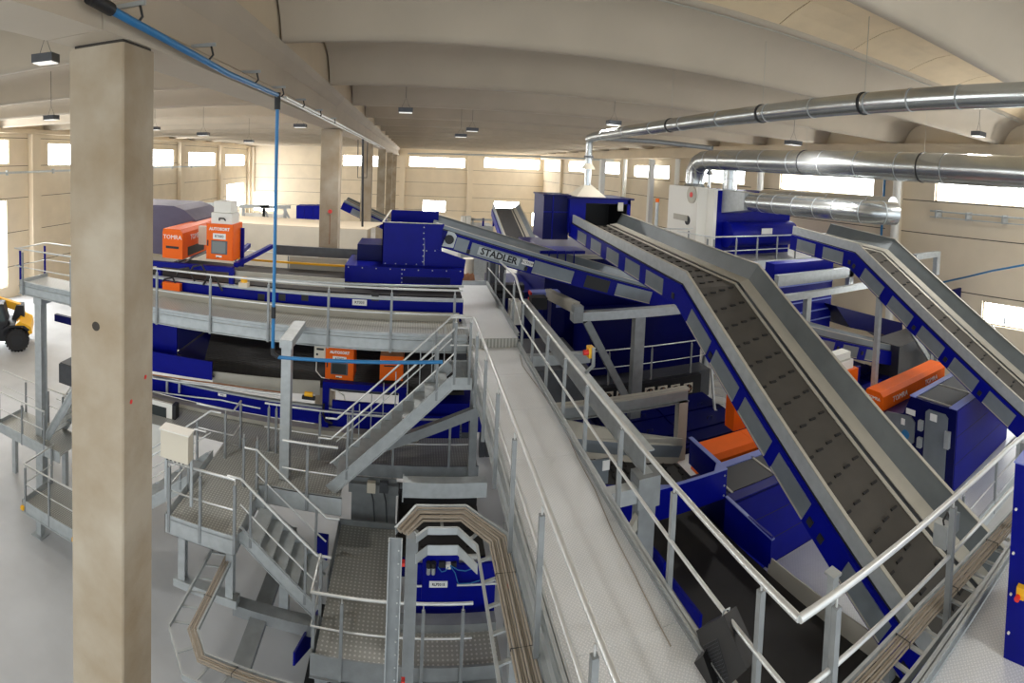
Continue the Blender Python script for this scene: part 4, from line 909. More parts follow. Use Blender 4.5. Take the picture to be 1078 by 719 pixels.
q0, q1 = P(229.5, 413.5, y=y - .02), P(238, 418, y=y - .02); lb = part('paper_label', MB().mat('label').box(q0.x, q1.x, y - .02, y, q1.z, q0.z), t, None, 'white printed label'); text('lettering', 'RT02', (q0.z - q1.z) * .6, ((q0.x + q1.x) / 2, y - .02, (q0.z + q1.z) / 2), X_, Z_, 'ink', lb)
part('walk_strip', MB().mat('cover').box(-7.5, .3, y - .25, y, z1 - .12, z1 - .02), t)
q = P(325, 415, y=11.8); t2 = thing('warning_beacon', 'yellow beacon on the lower sorter right of the square post', 'beacon', q - Z_ * .1)
part('lens', MB().mat('yellow').cyl(q + X_ * -.1, q + X_ * .1, .06, 10), t2); part('base', MB().mat('ink').box(q.x - .16, q.x + .16, 11.75, 11.85, q.z - .12, q.z - .05), t2)
# machine door behind the near column
a, b = P(158, 420, y=11.2), P(181, 448, y=11.2)
t = thing('access_door', 'grey framed glass access door right of the near column', 'door', ((a.x + b.x) / 2, 11.2, b.z - .8))
part('frame', MB().mat('white').box(a.x - 1.0, b.x, 11.2, 11.26, b.z - .9, a.z), t); part('pane', MB().mat('screend').box(a.x - .9, b.x - .16, 11.18, 11.2, P(170, 440, y=11.2).z, a.z - .12), t); part('edge', MB().mat('black').box(b.x, b.x + .1, 11.2, 11.4, b.z - .9, a.z), t)
# lower cabinet with window behind the stair landing
a, b = P(438, 442, y=12.2), P(505, 462, y=12.2)
t = thing('machine_cabinet', 'blue machine cabinet with grey louvre panels under the stair landing', 'cabinet', ((a.x + b.x) / 2, 12.8, ZL))
part('housing', MB().mat('blue').box(a.x - .3, b.x + .6, 12.25, 13.6, ZL, P(470, 425, y=12.25).z), t)
m = MB().mat('side')
for i in range(5): z = a.z - .08 - i * .085; m.box(a.x + .1, P(486, 450, y=12.2).x, 12.2, 12.25, z - .07, z)
part('louvre_panel', m, t); part('door', MB().mat('cover').box(P(494, 445, y=12.2).x, P(503, 445, y=12.2).x, 12.2, 12.25, b.z - .1, a.z + .5), t); part('handle', MB().mat('black').box(P(481, 440, y=12.2).x, P(483, 440, y=12.2).x + .03, 12.15, 12.2, P(481, 448, y=12.2).z, P(481, 434, y=12.2).z), t)
# ================================================================ BLUE MAGNET FRAME UNDER THE CABLE ARCH
y = 8.35
x0, x1 = P(436, 600, y=y).x, P(522, 600, y=y).x
z0, z1 = P(470, 641, y=y).z, P(470, 586, y=y).z
t = thing('magnet_separator', 'dark blue separator panel with valves and label under the cable arch', 'separator', ((x0 + x1) / 2, y + .3, z0))
part('panel', MB().mat('blue').box(x0, x1, y, y + .05, z0 - .3, P(470, 595, y=y).z), t)
a, b = P(445, 585, y=y - .05), P(481.5, 632, y=y - .05); part('valve_plate', MB().mat('blue').box(a.x, b.x, y - .05, y, b.z, a.z), t)
a, b = P(452, 612, y=y - .06), P(471, 618.5, y=y - .06); lb = part('paper_label', MB().mat('label').box(a.x, b.x, y - .06, y - .05, b.z, a.z), t, None, 'white printed label'); text('lettering', 'RLP3015', (a.z - b.z) * .55, ((a.x + b.x) / 2, y - .06, (a.z + b.z) / 2), X_, Z_, 'ink', lb)
part('roller', MB().mat('rail').cyl(P(437, 588, y=y + .2), P(503, 587, y=y + .2), .06, 12), t)
for u in (451, 456): q = P(u, 604, y=y - .1); part('regulator', MB().mat('galv').cyl(q, q + Z_ * .12, .035, 10).mat('black').cyl(q + Z_ * .12, q + Z_ * .2, .045, 10), t)
q = P(472, 596, y=y - .1); part('valve_block', MB().mat('white').box(q.x - .04, q.x + .04, y - .12, y - .05, q.z - .04, q.z + .04).mat('black').box(q.x - .16, q.x - .05, y - .1, y - .05, q.z - .03, q.z + .06).box(q.x + .05, q.x + .14, y - .1, y - .05, q.z - .02, q.z + .05), t)
def hose(name, uv, yv, par, r=.008, mat='airpipe'): return part(name, MB().mat(mat).tube([P(u, v, y=yv) for u, v in uv], r, 6), par)
hose('air_hose', [(474, 595), (482, 600), (490, 601), (499, 598), (505, 593)], y - .12, t); hose('air_hose', [(474, 596), (479, 603), (481, 610), (482.5, 614.5), (495, 614), (505, 611)], y - .12, t); hose('air_hose', [(461, 597), (465, 602), (469, 601), (472, 597)], y - .12, t, .007)
part('guide_rod', MB().mat('rail').cyl(P(481, 616, y=y - .08), P(540, 612.5, y=y - .08), .018, 8), t); part('guide_rod', MB().mat('rail').cyl(P(437, 617, y=y - .08), P(444, 617, y=y - .08), .018, 8), t)
q = P(536, 618, y=y - .2); solo('button', MB().mat('red').cyl(q, q + Z_ * .05, .03, 10).mat('yellow').cyl(q + Z_ * .05, q + Z_ * .09, .028, 10), None, 'red and yellow button beside the cable bundle', 'button')
# belt seen through the arch
t = thing('belt_conveyor', 'dark slotted belt seen through the cable arch', 'conveyor', (.6, 9.4, -7.4))
zz = -7.0
m = MB().mat('beltd').box(-.1, 1.5, 8.75, 10.1, zz - .05, zz).mat('cleat')
for k in range(3):
    for i in range(5): xx = .05 + i * .28; yv = 8.95 + k * .42; m.box(xx, xx + .16, yv, yv + .05, zz, zz + .03)
part('belt', m, t); part('side_wall', MB().mat('black').box(-.12, -.1, 8.7, 10.4, zz - .4, zz + .25).box(-.1, 1.5, 10.1, 10.15, zz - .4, zz + .3), t); part('frame', MB().mat('blued').box(-.1, 1.5, 8.7, 8.74, zz - .35, zz - .02), t)
solo('dark_chute', MB().mat('blued').box(P(432, 700, y=6.9).x, 1.3, 6.9, 7.1, -9.4, -8.3).box(P(432, 700, y=6.9).x, 1.3, 6.9, 7.1, FL, -9.4), None, 'dark blue chute below the perforated walkway at the bottom edge', 'chute')
m = MB().mat('blue').prism([(-1.62, 7.3, P(306, 700, y=7.3).z), (-1.62, 9.4, P(325, 640, y=9.4).z - .6), (-1.62, 9.4, P(325, 640, y=9.4).z), (-1.62, 7.3, P(308, 712, y=7.3).z + .4)], (.03, 0, 0)).mat('black').box(-1.58, -.1, 7.6, 9.6, ZP - 1.2, ZP - 1.15)
solo('blue_chute', m, None, 'blue chute wall standing beside the bottom platform', 'chute')
q = P(340, 575, y=9.9); solo('small_bracket', MB().mat('blue').box(q.x - .12, q.x + .1, 9.85, 10.0, q.z - .25, q.z + .2), None, 'small blue bracket between the second stair and the bottom platform', 'bracket')
# switch boxes on the rear rail of the bottom platform
for i, (u, mt) in enumerate(((391, 'cream'), (404, 'steel'))):
    q = P(u, 513, y=10.5); t = thing('switch_box', ('cream switch box on the rear of the bottom platform', 'grey switch box with black lens right of the cream one')[i], 'box', (q.x, 10.5, q.z - .2))
    part('housing', MB().mat(mt).box(q.x - .09, q.x + .09, 10.45, 10.55, q.z - .1, q.z + .12), t); part('conduit', MB().mat('steel').tube([(q.x, 10.5, q.z - .1), (q.x + .05, 10.5, q.z - .3), (q.x + .1, 10.5, q.z - .9)], .016, 6), t)
a, b = P(371, 500, y=10.7), P(416, 552, y=10.7)
solo('sheet_panel', MB().mat('galvd').box(a.x, b.x, 10.65, 10.7, FL, a.z), None, 'grey sheet panel behind the two switch boxes', 'panel')
# ================================================================ RIGHT HALF: CHUTES, SEPARATORS, FRAMES
# infeed belt and open blue chute box
y0, y1, x0, x1, zt, zb = 7.2, 8.45, 3.86, 5.42, -5.2, -5.72
t = thing('chute_box', 'open blue chute box beside the long catwalk railing', 'chute', (4.6, 7.8, zb - .3))
part('front_wall', MB().mat('blue').box(x0, x1, y0, y0 + .03, zb, zt), t)
part('side_wall', MB().mat('blue').box(x1 - .03, x1, y0 + .03, y1, zb, zt), t)
part('rim', MB().mat('lblue').box(x0, x1, y0 - .01, y0 + .05, zt, zt + .012).box(x1 - .07, x1 + .02, y0 + .05, y1, zt, zt + .012).prism([(x0, y0 + .05, zt), (x0 + .4, y0 + .05, zt), (x0, y0 + .22, zt)], (0, 0, .01)).prism([(x1 - .07, y0 + .05, zt), (x1 - .07, y0 + .25, zt), (x1 - .25, y0 + .05, zt)], (0, 0, .01)), t)
bolts(t, (x0 + .05, y0, zt - .1), (x0 + .05, y0, zb + .06), 3); bolts(t, (x1 - .05, y0, zt - .1), (x1 - .05, y0, zb + .06), 3)
pth = [(2.75, 8.5, -5.05), (5.05, 8.5, -5.62)]
t = thing('belt_conveyor', 'short cleated belt conveyor tipping into the open blue chute box', 'conveyor', (4, 7.9, -6.2))
m = MB().mat('beltd'); dx = (Vector(pth[1]) - Vector(pth[0])); 
a, b = Vector((2.75, 7.45, -5.05)), Vector((5.0, 7.45, -5.6)); W = Y_ * .95
m.hexa([a - Z_ * .04, b - Z_ * .04, b - Z_ * .04 + W, a - Z_ * .04 + W, a, b, b + W, a + W]); m.mat('cleat')
for i in range(8):
    for j in range(4):
        c = a.lerp(b, (i + .5) / 8) + Y_ * (.12 + j * .23) + Vector((.05 * j, 0, -.012 * j)); m.box(c.x - .02, c.x + .02, c.y - .07, c.y + .07, c.z - .01, c.z + .03)
part('belt', m, t)
part('head_pulley', MB().mat('black').cyl((5.0, 7.42, -5.78), (5.0, 8.42, -5.78), .19, 18), t)
e = MB().mat('cover').prism([(2.75, 8.45, -4.75), (5.25, 8.50, -5.36), (5.25, 8.50, -5.22), (2.75, 8.62, -4.5)], (0, .02, 0)); e.mat('side').prism([(2.75, 8.44, -4.98), (5.15, 8.44, -5.56), (5.25, 8.48, -5.36), (2.75, 8.46, -4.75)], (0, .02, 0)); e.mat('cover').prism([(2.75, 8.36, -5.06), (5.05, 8.36, -5.64), (5.15, 8.42, -5.54), (2.75, 8.42, -4.96)], (0, .015, 0)); part('side_wall', e, t)
e = MB().mat('blue').prism([(2.75, 7.36, -5.55), (3.86, 7.36, -5.85), (3.86, 7.36, -5.2), (2.75, 7.36, -4.95)], (0, .05, 0)); part('frame', e, t)
a, b = P(623, 485, y=7.34), P(640, 502, y=7.34); part('side_panel', MB().mat('side').box(a.x - .2, b.x, 7.33, 7.36, b.z - .1, a.z), t)
q = P(638, 489, y=7.33); part('paper_label', MB().mat('label').box(q.x - .06, q.x + .06, 7.32, 7.335, q.z - .09, q.z + .07), t, None, 'white paper notice')
# outfeed belt running toward the camera
t = thing('belt_conveyor', 'flat dirty black belt conveyor below the right railing corner', 'conveyor', (4.6, 4, -6.7))
m = MB().mat('beltd').hexa([(3.75, 8.3, -6.42), (5.40, 8.3, -6.42), (5.40, 1.2, -6.0), (3.75, 1.2, -6.0), (3.75, 8.3, -6.38), (5.40, 8.3, -6.38), (5.40, 1.2, -5.96), (3.75, 1.2, -5.96)]); part('belt', m, t)
part('guide_plate', MB().mat('blue').prism([(x1 + .0, y0 - .0, -5.72), (x1, 5.92, -5.66), (x1, 5.92, -6.2), (x1, y0, -6.35)], (.04, 0, 0)), t, None, 'blue guide plate on the right')
part('guide_plate', MB().mat('lblue').box(x1 - .01, x1 + .05, 5.9, y0, -5.71, -5.69), t)
part('side_wall', MB().mat('cover').prism([(x1 + .02, 5.95, -6.02), (x1 + .02, 1.2, -5.66), (x1 - .05, 1.2, -5.98), (x1 - .05, 5.95, -6.34)], (.02, 0, 0)), t)
part('side_wall', MB().mat('side').prism([(x1 - .05, 5.95, -6.34), (x1 - .05, 1.2, -5.98), (x1 - .05, 1.2, -6.3), (x1 - .05, 5.95, -6.6)], (.02, 0, 0)), t)
for ya, yb in ((6.35, 7.15), (5.35, 6.3)): part('guide_plate', MB().mat('blue').prism([(3.72, ya, -6.32), (3.72, yb, -6.36), (3.72, yb, -5.8), (3.72, ya, -5.72)], (.04, 0, 0)), t, None, 'blue guide plate on the left')
part('side_wall', MB().mat('lblue').box(3.55, 3.62, 3.6, 6.2, -6.1, -6.02).mat('cover').box(3.68, 3.74, 2.9, 6.2, -6.05, -5.9), t, None, 'left edge strips')
part('frame', MB().mat('blue').box(3.45, 3.6, 3.2, 7.2, -6.6, -6.12).mat('blued').box(3.6, 5.5, 1.2, 8.3, -6.75, -6.65), t)
for yv in (2.4, 6.8): part('leg', B('galvd', (3.5, 3.62, yv, yv + .12, FL, -6.6)), t); part('leg', B('galvd', (5.42, 5.54, yv, yv + .12, FL, -6.6)), t)
# machine deck right of it
ZE = -7.32
t = thing('platform', 'chequer plate machine deck carrying the blue separators on the right', 'platform', (10, 8, ZE - .3))
part('deck_plate', MB().mat('plate').box(5.6, 15.2, 4.75, 13.0, ZE - .02, ZE), t); part('edge_channel', MB().mat('galv').box(5.6, 15.2, 4.69, 4.75, ZE - .28, ZE + .1), t)
for x in (6.5, 10.5, 14.5):
    for yv in (5.1, 9.5): part('leg', B('galvd', (x - .09, x + .09, yv, yv + .18, FL, ZE - .02)), t)
railing('guard_railing', 'railing at the front edge of the machine deck in the lower right', [(9.4, 4.72, ZE), (14.6, 4.72, ZE)], [(9.55, 4.7, ZE), (11.2, 4.7, ZE), (12.9, 4.7, ZE), (14.5, 4.7, ZE)], r=.03)
# separators: housing with grille roof, door on the left side, big smooth front
def separator(label, x0, x1, y0, y1, zb, zt, door, red):
    t = thing('separator', label, 'separator', ((x0 + x1) / 2, (y0 + y1) / 2, zb))
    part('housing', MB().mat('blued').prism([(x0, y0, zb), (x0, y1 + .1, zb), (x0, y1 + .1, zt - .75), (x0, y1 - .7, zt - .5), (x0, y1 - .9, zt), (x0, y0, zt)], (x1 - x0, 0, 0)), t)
    y1 -= .9
    part('roof_beam', MB().mat('lblue').box(x0 - .02, x1, y1 - .16, y1 + .02, zt, zt + .03), t)
    m = MB().mat('blue').box(x0 + .05, x1, y0 - .012, y0, zb + .03, zt - .03)
    fp = part('front_panel', m, t)
    for k in (1, 2): z = zb + (zt - zb) * k / 3; part('fold_line', MB().mat('ink').box(x0 + .05, x1, y0 - .016, y0 - .012, z - .006, z + .006), fp)
    if red: text('lettering', 'STADLER', .20, (x0 + (x1 - x0) * .62, y0 - .014, zb + (zt - zb) * .78), X_, Z_, 'red', fp)
    n = 3; L = (x1 - x0 - .2) / n
    for k in range(n):
        a = x0 + .1 + k * L
        g = MB().mat('black').box(a + .02, a + L - .02, y0 + .25, y1 - .12, zt, zt + .012).mat('cover').box(a - .02, a + .02, y0 + .2, y1 - .1, zt, zt + .03)
        part('roof_grille', g, t)
    part('roof_edge', MB().mat('lblue' if door else 'blue').box(x0, x1, y0, y0 + .22, zt, zt + .02), t)
    if door:
        yc0, yc1 = y0 + .22, y0 + .86
        d = MB().mat('side').prism([(x0 - .03, yc0 + .06, zb + .2), (x0 - .03, yc1 - .06, zb + .2), (x0 - .03, yc1, zb + .28), (x0 - .03, yc1, zt - .25), (x0 - .03, yc1 - .08, zt - .17), (x0 - .03, yc0 + .08, zt - .17), (x0 - .03, yc0, zt - .25), (x0 - .03, yc0, zb + .28)], (.03, 0, 0))
        dd = part('door', d, t)
        part('paper_label', MB().mat('label').box(x0 - .036, x0 - .03, yc0 + .3, yc0 + .5, zt - .42, zt - .24), dd, None, 'white notice')
        for z in (zt - .75,): part('hinge', MB().mat('galv').box(x0 - .1, x0, y0 + .12, y0 + .25, z - .2, z + .2), dd)
        for z in (zt - .62, zt - 1.05): part('latch', MB().mat('galv').box(x0 - .1, x0, yc1 + .05, yc1 + .17, z - .12, z + .12), dd)
        a0, a1 = yc1 + .3, y1 + .85
        h = part('hatch', MB().mat('side').prism([(x0 - .03, a0 + .14, zb + .75), (x0 - .03, a1 - .14, zb + .55), (x0 - .03, a1, zb + .7), (x0 - .03, a1, zt - .75), (x0 - .03, a1 - .14, zt - .6), (x0 - .03, a0 + .14, zt - .5), (x0 - .03, a0, zt - .62), (x0 - .03, a0, zb + .9)], (.03, 0, 0)), t)
        part('sticker', MB().mat('airpipe').cyl((x0 - .036, a0 + .26, zt - 1.0), (x0 - .03, a0 + .26, zt - 1.0), .12, 14), h)
        part('paper_label', MB().mat('label').box(x0 - .036, x0 - .03, a0 + .3, a0 + .42, zt - .78, zt - .62), h, None, 'white notice')
        part('paper_label', MB().mat('label').box(x0 - .012, x0, a0 + .02, a0 + .3, zt - .47, zt - .33), t, None, 'white name label')
    return t
separator('dark blue separator with grey door below the far right conveyor', 11.0, 14.3, 5.75, 8.0, ZE, -5.3, True, True)
separator('blue separator with smooth front left of the wide conveyor', 5.55, 8.9, 7.1, 9.1, ZE, -5.78, False, False)
q = P(846, 556, y=7.08)
# orange sensor bars
sensor('long orange sensor bar on the separator below the far right conveyor', (11.1, 8.05, -6.25), 3.3, .6, .70, 'x', 'TOMRA', seg=2)
sensor('orange sensor bar between the chute box and the wide conveyor', (6.45, 9.25, -6.92), 2.7, .75, .62, 'x', 'TOMRA', seg=2)
solo('bar_base', MB().mat('side').box(6.2, 9.1, 9.12, 9.3, -7.2, -6.92).mat('blue').box(6.0, 9.2, 9.11, 9.24, ZE, -7.2), None, 'grey and blue ledge under the orange sensor bar beside the chute box', 'ledge')
solo('bar_base', MB().mat('blued').box(11.0, 14.4, 8.02, 8.7, ZE, -6.2), None, 'dark blue ledge under the long orange sensor bar on the right', 'ledge')
# ribbed lids of the ballistic separators
def lids(label, x0, x1, y0, y1, z, nx, ny):
    t = thing('lid_deck', label, 'machine', ((x0 + x1) / 2, (y0 + y1) / 2, z - .6))
    part('frame', MB().mat('blued').box(x0 - .1, x1 + .1, y0 - .1, y1 + .1, z - .6, z - .05), t)
    for i in range(nx):
        a, b = x0 + (x1 - x0) * i / nx + .02, x0 + (x1 - x0) * (i + 1) / nx - .02
        m = MB().mat('blued')
        for k in range(ny): c = y0 + (y1 - y0) * k / ny; m.box(a, b, c + .01, c + (y1 - y0) / ny - .01, z - .05, z + .0 + .03 * (k % 2))
        l = part('lid', m, t)
        for k in (1, 2): part('lid_handle', MB().mat('black').tube([((a + b) / 2 - .1 + k * .2, y0 + k * (y1 - y0) / 3, z + .03), ((a + b) / 2 - .1 + k * .2, y0 + k * (y1 - y0) / 3, z + .1), ((a + b) / 2 + .05 + k * .2, y0 + k * (y1 - y0) / 3, z + .1), ((a + b) / 2 + .05 + k * .2, y0 + k * (y1 - y0) / 3, z + .03)], .015, 6), l)
    return t
lids('dark blue ribbed machine lids behind the galvanised goal frame', 5.3, 9.2, 11.3, 13.9, -7.1, 2, 5)
lids('dark blue ribbed lids behind the long orange sensor bar', 11.6, 15.2, 9.3, 12.6, -6.75, 3, 5)
solo('lid_rail', MB().mat('blue').bar(P(880, 417, y=9.6), P(950, 393, y=11.2), .1, .12), None, 'blue rail across the ribbed lids left of the long sensor bar', 'rail')
a, b = P(872, 398, y=9.4), P(901, 430, y=9.4)
t = thing('control_cabinet', 'orange cabinet half hidden behind the wide conveyor edge', 'cabinet', ((a.x + b.x) / 2, 9.7, b.z)); part('housing', MB().mat('orange').box(a.x, b.x, 9.4, 10.1, ZE + .3, a.z), t); part('post', MB().mat('blue').box(b.x, b.x + .1, 9.4, 9.5, ZE, a.z + .02), t)
zc = P(890, 391, y=9.5).z; za = a.z
c0, c1, c2_ = P(880, 390, y=9.5), P(899, 390, y=9.5), P(895, 380, y=9.6)
t = thing('instrument_case', 'white instrument cases stacked on the half hidden orange cabinet', 'case', ((c0.x + c1.x) / 2, 9.7, za)); part('lower_case', MB().mat('white').box(c0.x, c1.x - .05, 9.5, 9.95, za, za + .26), t); part('upper_case', MB().mat('white').box(c0.x + .03, c2_.x, 9.6, 9.95, za + .27, za + .46), t)
# tall ribbed blue box and its galvanised frame
y = 13.2
a, b = P(818, 278, y=y), P(873, 348, y=y)
t = thing('ribbed_bin', 'bright blue ribbed steel bin behind the wide conveyor', 'bin', ((a.x + b.x) / 2, y + 1, b.z))
part('housing', MB().mat('blue').box(a.x - .1, b.x, y, y + .5, ZE, a.z), t)
for v in (290, 299.5, 308.5, 318, 329, 339): z = P(845, v, y=y).z; part('rib', MB().mat('lblue').box(a.x - .1, b.x, y - .03, y, z - .02, z + .02), t)
y = 12.0
s = thing('support_frame', 'galvanised frame in front of the bright blue ribbed bin', 'frame', (11, y, ZE))
part('cross_beam', MB().mat('galv').box(P(818, 313, y=y).x - .6, P(925, 300, y=y).x, y, y + .2, P(850, 314.5, y=y).z, P(850, 308, y=y).z), s)
q = P(852, 320, y=y); part('post', MB().mat('galv').box(q.x - .1, q.x + .1, y, y + .2, ZE, P(850, 314, y=y).z), s)
y = 13.0; a, b = P(815, 262, y=y), P(893, 283, y=y)
part('upper_beam', MB().mat('galv').box(P(815, 265, y=y).x, b.x, y - .3, y - .1, P(893, 290, y=y).z, P(893, 280, y=y).z), s); part('post', MB().mat('galv').box(b.x - .25, b.x, y - .3, y - .1, P(890, 304, y=y).z, P(893, 281, y=y).z), s)
# galvanised steelwork right of the catwalk
y = 13.0
s = thing('support_frame', 'big galvanised goal frame with diagonal brace behind the catwalk railing', 'frame', (6, y, ZE))
zt, zb = P(660, 326.5, y=y).z, P(660, 335.5, y=y).z
part('cross_beam', MB().mat('galv').box(P(603, 330, y=y).x, 7.7, y, y + .24, zb, zt), s)
q = P(671, 400, y=y); part('post', MB().mat('galvd').box(q.x - .16, q.x + .16, y, y + .24, ZE - .3, zb), s)
part('brace', MB().mat('galvd').bar(P(617, 338, y=y + .1), P(664, 428, y=y + .1), .2, .16, (0, 1, 0)), s)
q0, q1 = P(577, 309, y=15.6), P(607, 324, y=13.2)
part('side_beam', MB().mat('cover').bar(q0, q1, .2, .3), s); part('bracket', MB().mat('galvd').box(q1.x - .15, q1.x + .12, 12.95, 13.2, zb - .02, q1.z + .1), s)
y = 11.0
s = thing('support_frame', 'low galvanised frame above the dark ribbed lids', 'frame', (5, y, ZE))
zt, zb = P(660, 420, y=y).z, P(660, 434, y=y).z
part('cross_beam', MB().mat('cover').box(2.75, P(726, 415, y=y).x, y, y + .22, zt - .05, zt).mat('galvd').box(2.75, P(726, 415, y=y).x, y + .08, y + .1, zb, zt).box(2.75, P(726, 415, y=y).x, y, y + .22, zb - .02, zb), s)
q = P(719, 440, y=y); part('post', MB().mat('cover').box(q.x - .13, q.x + .13, y, y + .2, ZE, zb), s)
s = thing('support_frame', 'galvanised channel beam running along the right side of the catwalk railing', 'frame', (3.2, 8, ZE))
e1 = P(679, 488, x=3.28); e0 = Vector((3.28, 14.5, e1.z + .05))
part('long_beam', MB().mat('galv').bar(e1, e0, .02, .34).bar(e1 + Vector((.06, 0, .17)), e0 + Vector((.06, 0, .17)), .16, .02).bar(e1 + Vector((.06, 0, -.17)), e0 + Vector((.06, 0, -.17)), .16, .02), s)
part('post', MB().mat('galvd').box(3.2, 3.46, e1.y - .05, e1.y + .17, FL, e1.z - .18), s)
part('cross_beam', MB().mat('galv').box(2.5, 3.3, e1.y - .05, e1.y + .12, e1.z - .52, e1.z - .30), s); part('splice_plate', MB().mat('galvd').box(3.16, 3.5, e1.y - .09, e1.y + .2, e1.z - .60, e1.z - .16), s)
part('brace', MB().mat('cover').bar((3.24, e1.y + .02, e1.z - .75), (2.55, e1.y + .02, e1.z - 1.9), .1, .1), s)
t = thing('machine_enclosure', 'dark blue machine block between the name plate conveyor and the wide conveyor', 'machine', (7, 18, FL))
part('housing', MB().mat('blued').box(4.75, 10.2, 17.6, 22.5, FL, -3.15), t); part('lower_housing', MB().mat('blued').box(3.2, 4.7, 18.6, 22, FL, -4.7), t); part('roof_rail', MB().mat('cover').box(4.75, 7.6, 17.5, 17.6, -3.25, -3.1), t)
# fans under the blue wall
y = 14.3
t = thing('machine_wall', 'large dark blue machine wall under the name plate conveyor', 'machine', (7.5, 15.6, ZE))
a, b = P(622, 338, y=15.3), P(721, 390, y=15.3)
part('housing', MB().mat('blued').box(a.x, b.x + .6, 15.3, 17, ZE, a.z), t); part('plinth', MB().mat('steel').box(P(600, 400, y=14.6).x, b.x + .6, 14.6, 15.3, ZE - .3, P(660, 402, y=14.6).z), t)
railing('guard_railing', 'thin railing in front of the dark blue machine wall', [(a.x - .5, 14.55, P(660, 402, y=14.6).z), (b.x + .6, 14.55, P(660, 402, y=14.6).z)], [(a.x + .4 + k * 1.5, 14.55, P(660, 402, y=14.6).z) for k in range(3)], below=0, r=.02)
for k, u in enumerate((640, 654.5, 684, 697.5, 711, 724.5)):
    q = P(u, 418.5 - (u - 640) * .115, y=y); s_ = .17
    t = thing('fan', ('first small cooling fan from the left under the blue wall', 'second small cooling fan from the left, beside the frame post', 'third small cooling fan, just right of the frame post', 'fourth small cooling fan in the row under the blue wall', 'fifth small cooling fan, one from the right end', 'rightmost small cooling fan in the row')[k], 'fan', (q.x, y, q.z - s_), 'row of cooling fans')
    part('frame', MB().mat('cream').box(q.x - s_, q.x + s_, y, y + .02, q.z - s_, q.z + s_), t); part('hub', MB().mat('ink').cyl((q.x, y - .02, q.z), (q.x, y, q.z), .14, 16), t)
    m = MB().mat('wood')
    for j in range(5): an = j * 2 * math.pi / 5; d_ = Vector((math.cos(an), 0, math.sin(an))); n_ = Vector((-d_.z, 0, d_.x)); m.prism([q + d_ * .03 - Y_ * .03, q + d_ * .12 + n_ * .04 - Y_ * .03, q + d_ * .12 - n_ * .03 - Y_ * .03], (0, .01, 0))
    part('blade', m, t)
solo('fan_bar', MB().mat('black').box(P(632, 430, y=y).x, P(738, 408, y=y).x, y + .03, y + .2, P(684, 420, y=y).z - .3, P(684, 403, y=y).z), None, 'black bar carrying the row of cooling fans', 'bar')
# ladder stair beside the wide conveyor
y = 12.6
t = thing('stair', 'small steep zinc step ladder behind the wide conveyor', 'stair', (9.2, y, ZE))
a0, a1 = P(749, 388, y=y + .6), P(753, 428, y=y); b0, b1 = P(763, 388, y=y + .6), P(772, 440, y=y)
part('stringer', MB().mat('galv').bar(a1 - Z_ * .2, a0, .05, .14), t); part('stringer', MB().mat('galv').bar(b1, b0, .05, .14), t)
for i in range(6): f = (i + .5) / 6; p, q = (a1 - Z_ * .2).lerp(a0, f), b1.lerp(b0, f); part('tread', MB().mat('galv').bar(p, q, .2, .03), t)
# emergency stop post
q = P(623, 370, x=3.3)
t = thing('emergency_stop', 'yellow box with red emergency button on a bent zinc pole behind the catwalk rail', 'emergency stop', (q.x, q.y, e1.z))
part('pole', MB().mat('galv').tube([P(617, 392, x=3.3), P(624.5, 385, x=3.3), P(625, 366, x=3.3)], .035, 8), t)
part('housing', MB().mat('yellow').box(q.x - .08, q.x + .02, q.y - .08, q.y + .08, q.z - .10, q.z + .10), t); part('button', MB().mat('red').cyl((q.x - .17, q.y - .03, q.z), (q.x - .08, q.y - .03, q.z), .05, 12), t)
# clutter seen under the name plate conveyor beside the catwalk end
for k, (u0, u1, v0, v1, yv, mt, lb) in enumerate(((581, 593, 312, 352, 15.0, 'blued', 'dark blue upright machine box behind the beam end'), (519, 552, 300, 306, 16.8, 'ink', 'upper black cross rail behind the catwalk end'), (519, 552, 309, 314, 16.8, 'ink', 'lower black cross rail behind the catwalk end'), (538, 548, 318, 342, 14.0, 'white', 'white sheet metal box beside the catwalk end'), (560, 590, 308, 313, 15.5, 'lblue', 'pale blue cylinder bar with red end caps'), (560, 576, 314, 326, 14.5, 'ink', 'black motor box beside the catwalk rail'))):
    a, b = P(u0, v0, y=yv), P(u1, v1, y=yv)
    t = thing('machine_box' if k not in (1, 2, 4) else 'cross_bar', lb, 'machine part', ((a.x + b.x) / 2, yv, b.z)); part('housing', MB().mat(mt).box(a.x, b.x, yv, yv + .4, b.z, a.z), t)
    if k == 4: part('end_cap', MB().mat('red').box(a.x - .05, a.x, yv, yv + .3, a.z - .1, a.z).box(a.x - .05, a.x, yv, yv + .3, b.z - .15, b.z - .05), t)
    if k == 0: part('cover_plate', MB().mat('lblue').box(a.x + .15, b.x - .03, yv - .02, yv, a.z - .35, a.z - .1), t)
for u, lb in ((514.5, 'first dark upright post beyond the catwalk end'), (521, 'second dark upright post beyond the catwalk end'), (528.5, 'third dark upright post beyond the catwalk end')):
    q = P(u, 310, y=17.2); solo('upright_post', MB().mat('steel').box(q.x - .1, q.x + .1, 17.2, 17.4, FL, P(u, 276, y=17.2).z), None, lb, 'post', 'dark posts beyond the catwalk')
t = thing('belt_drive', 'dark machinery base under the right side of the catwalk end', 'machine', (3.4, 12.6, ZE)); part('housing', MB().mat('steel').box(2.75, 4.6, 12.2, 14.6, -6.4, -5.1), t); part('beam', MB().mat('galv').box(2.5, 4.5, 11.9, 12.1, -4.85, -4.6), t); part('frame', MB().mat('blued').box(2.75, 4.6, 11.6, 14.6, ZE, -6.4), t)
t = thing('scrap_pile', 'brown scrap beside a white roller beyond the catwalk end', 'scrap', (2.0, 18.4, -5)); q = P(492, 290, y=17.6)
m = MB().mat('wood')
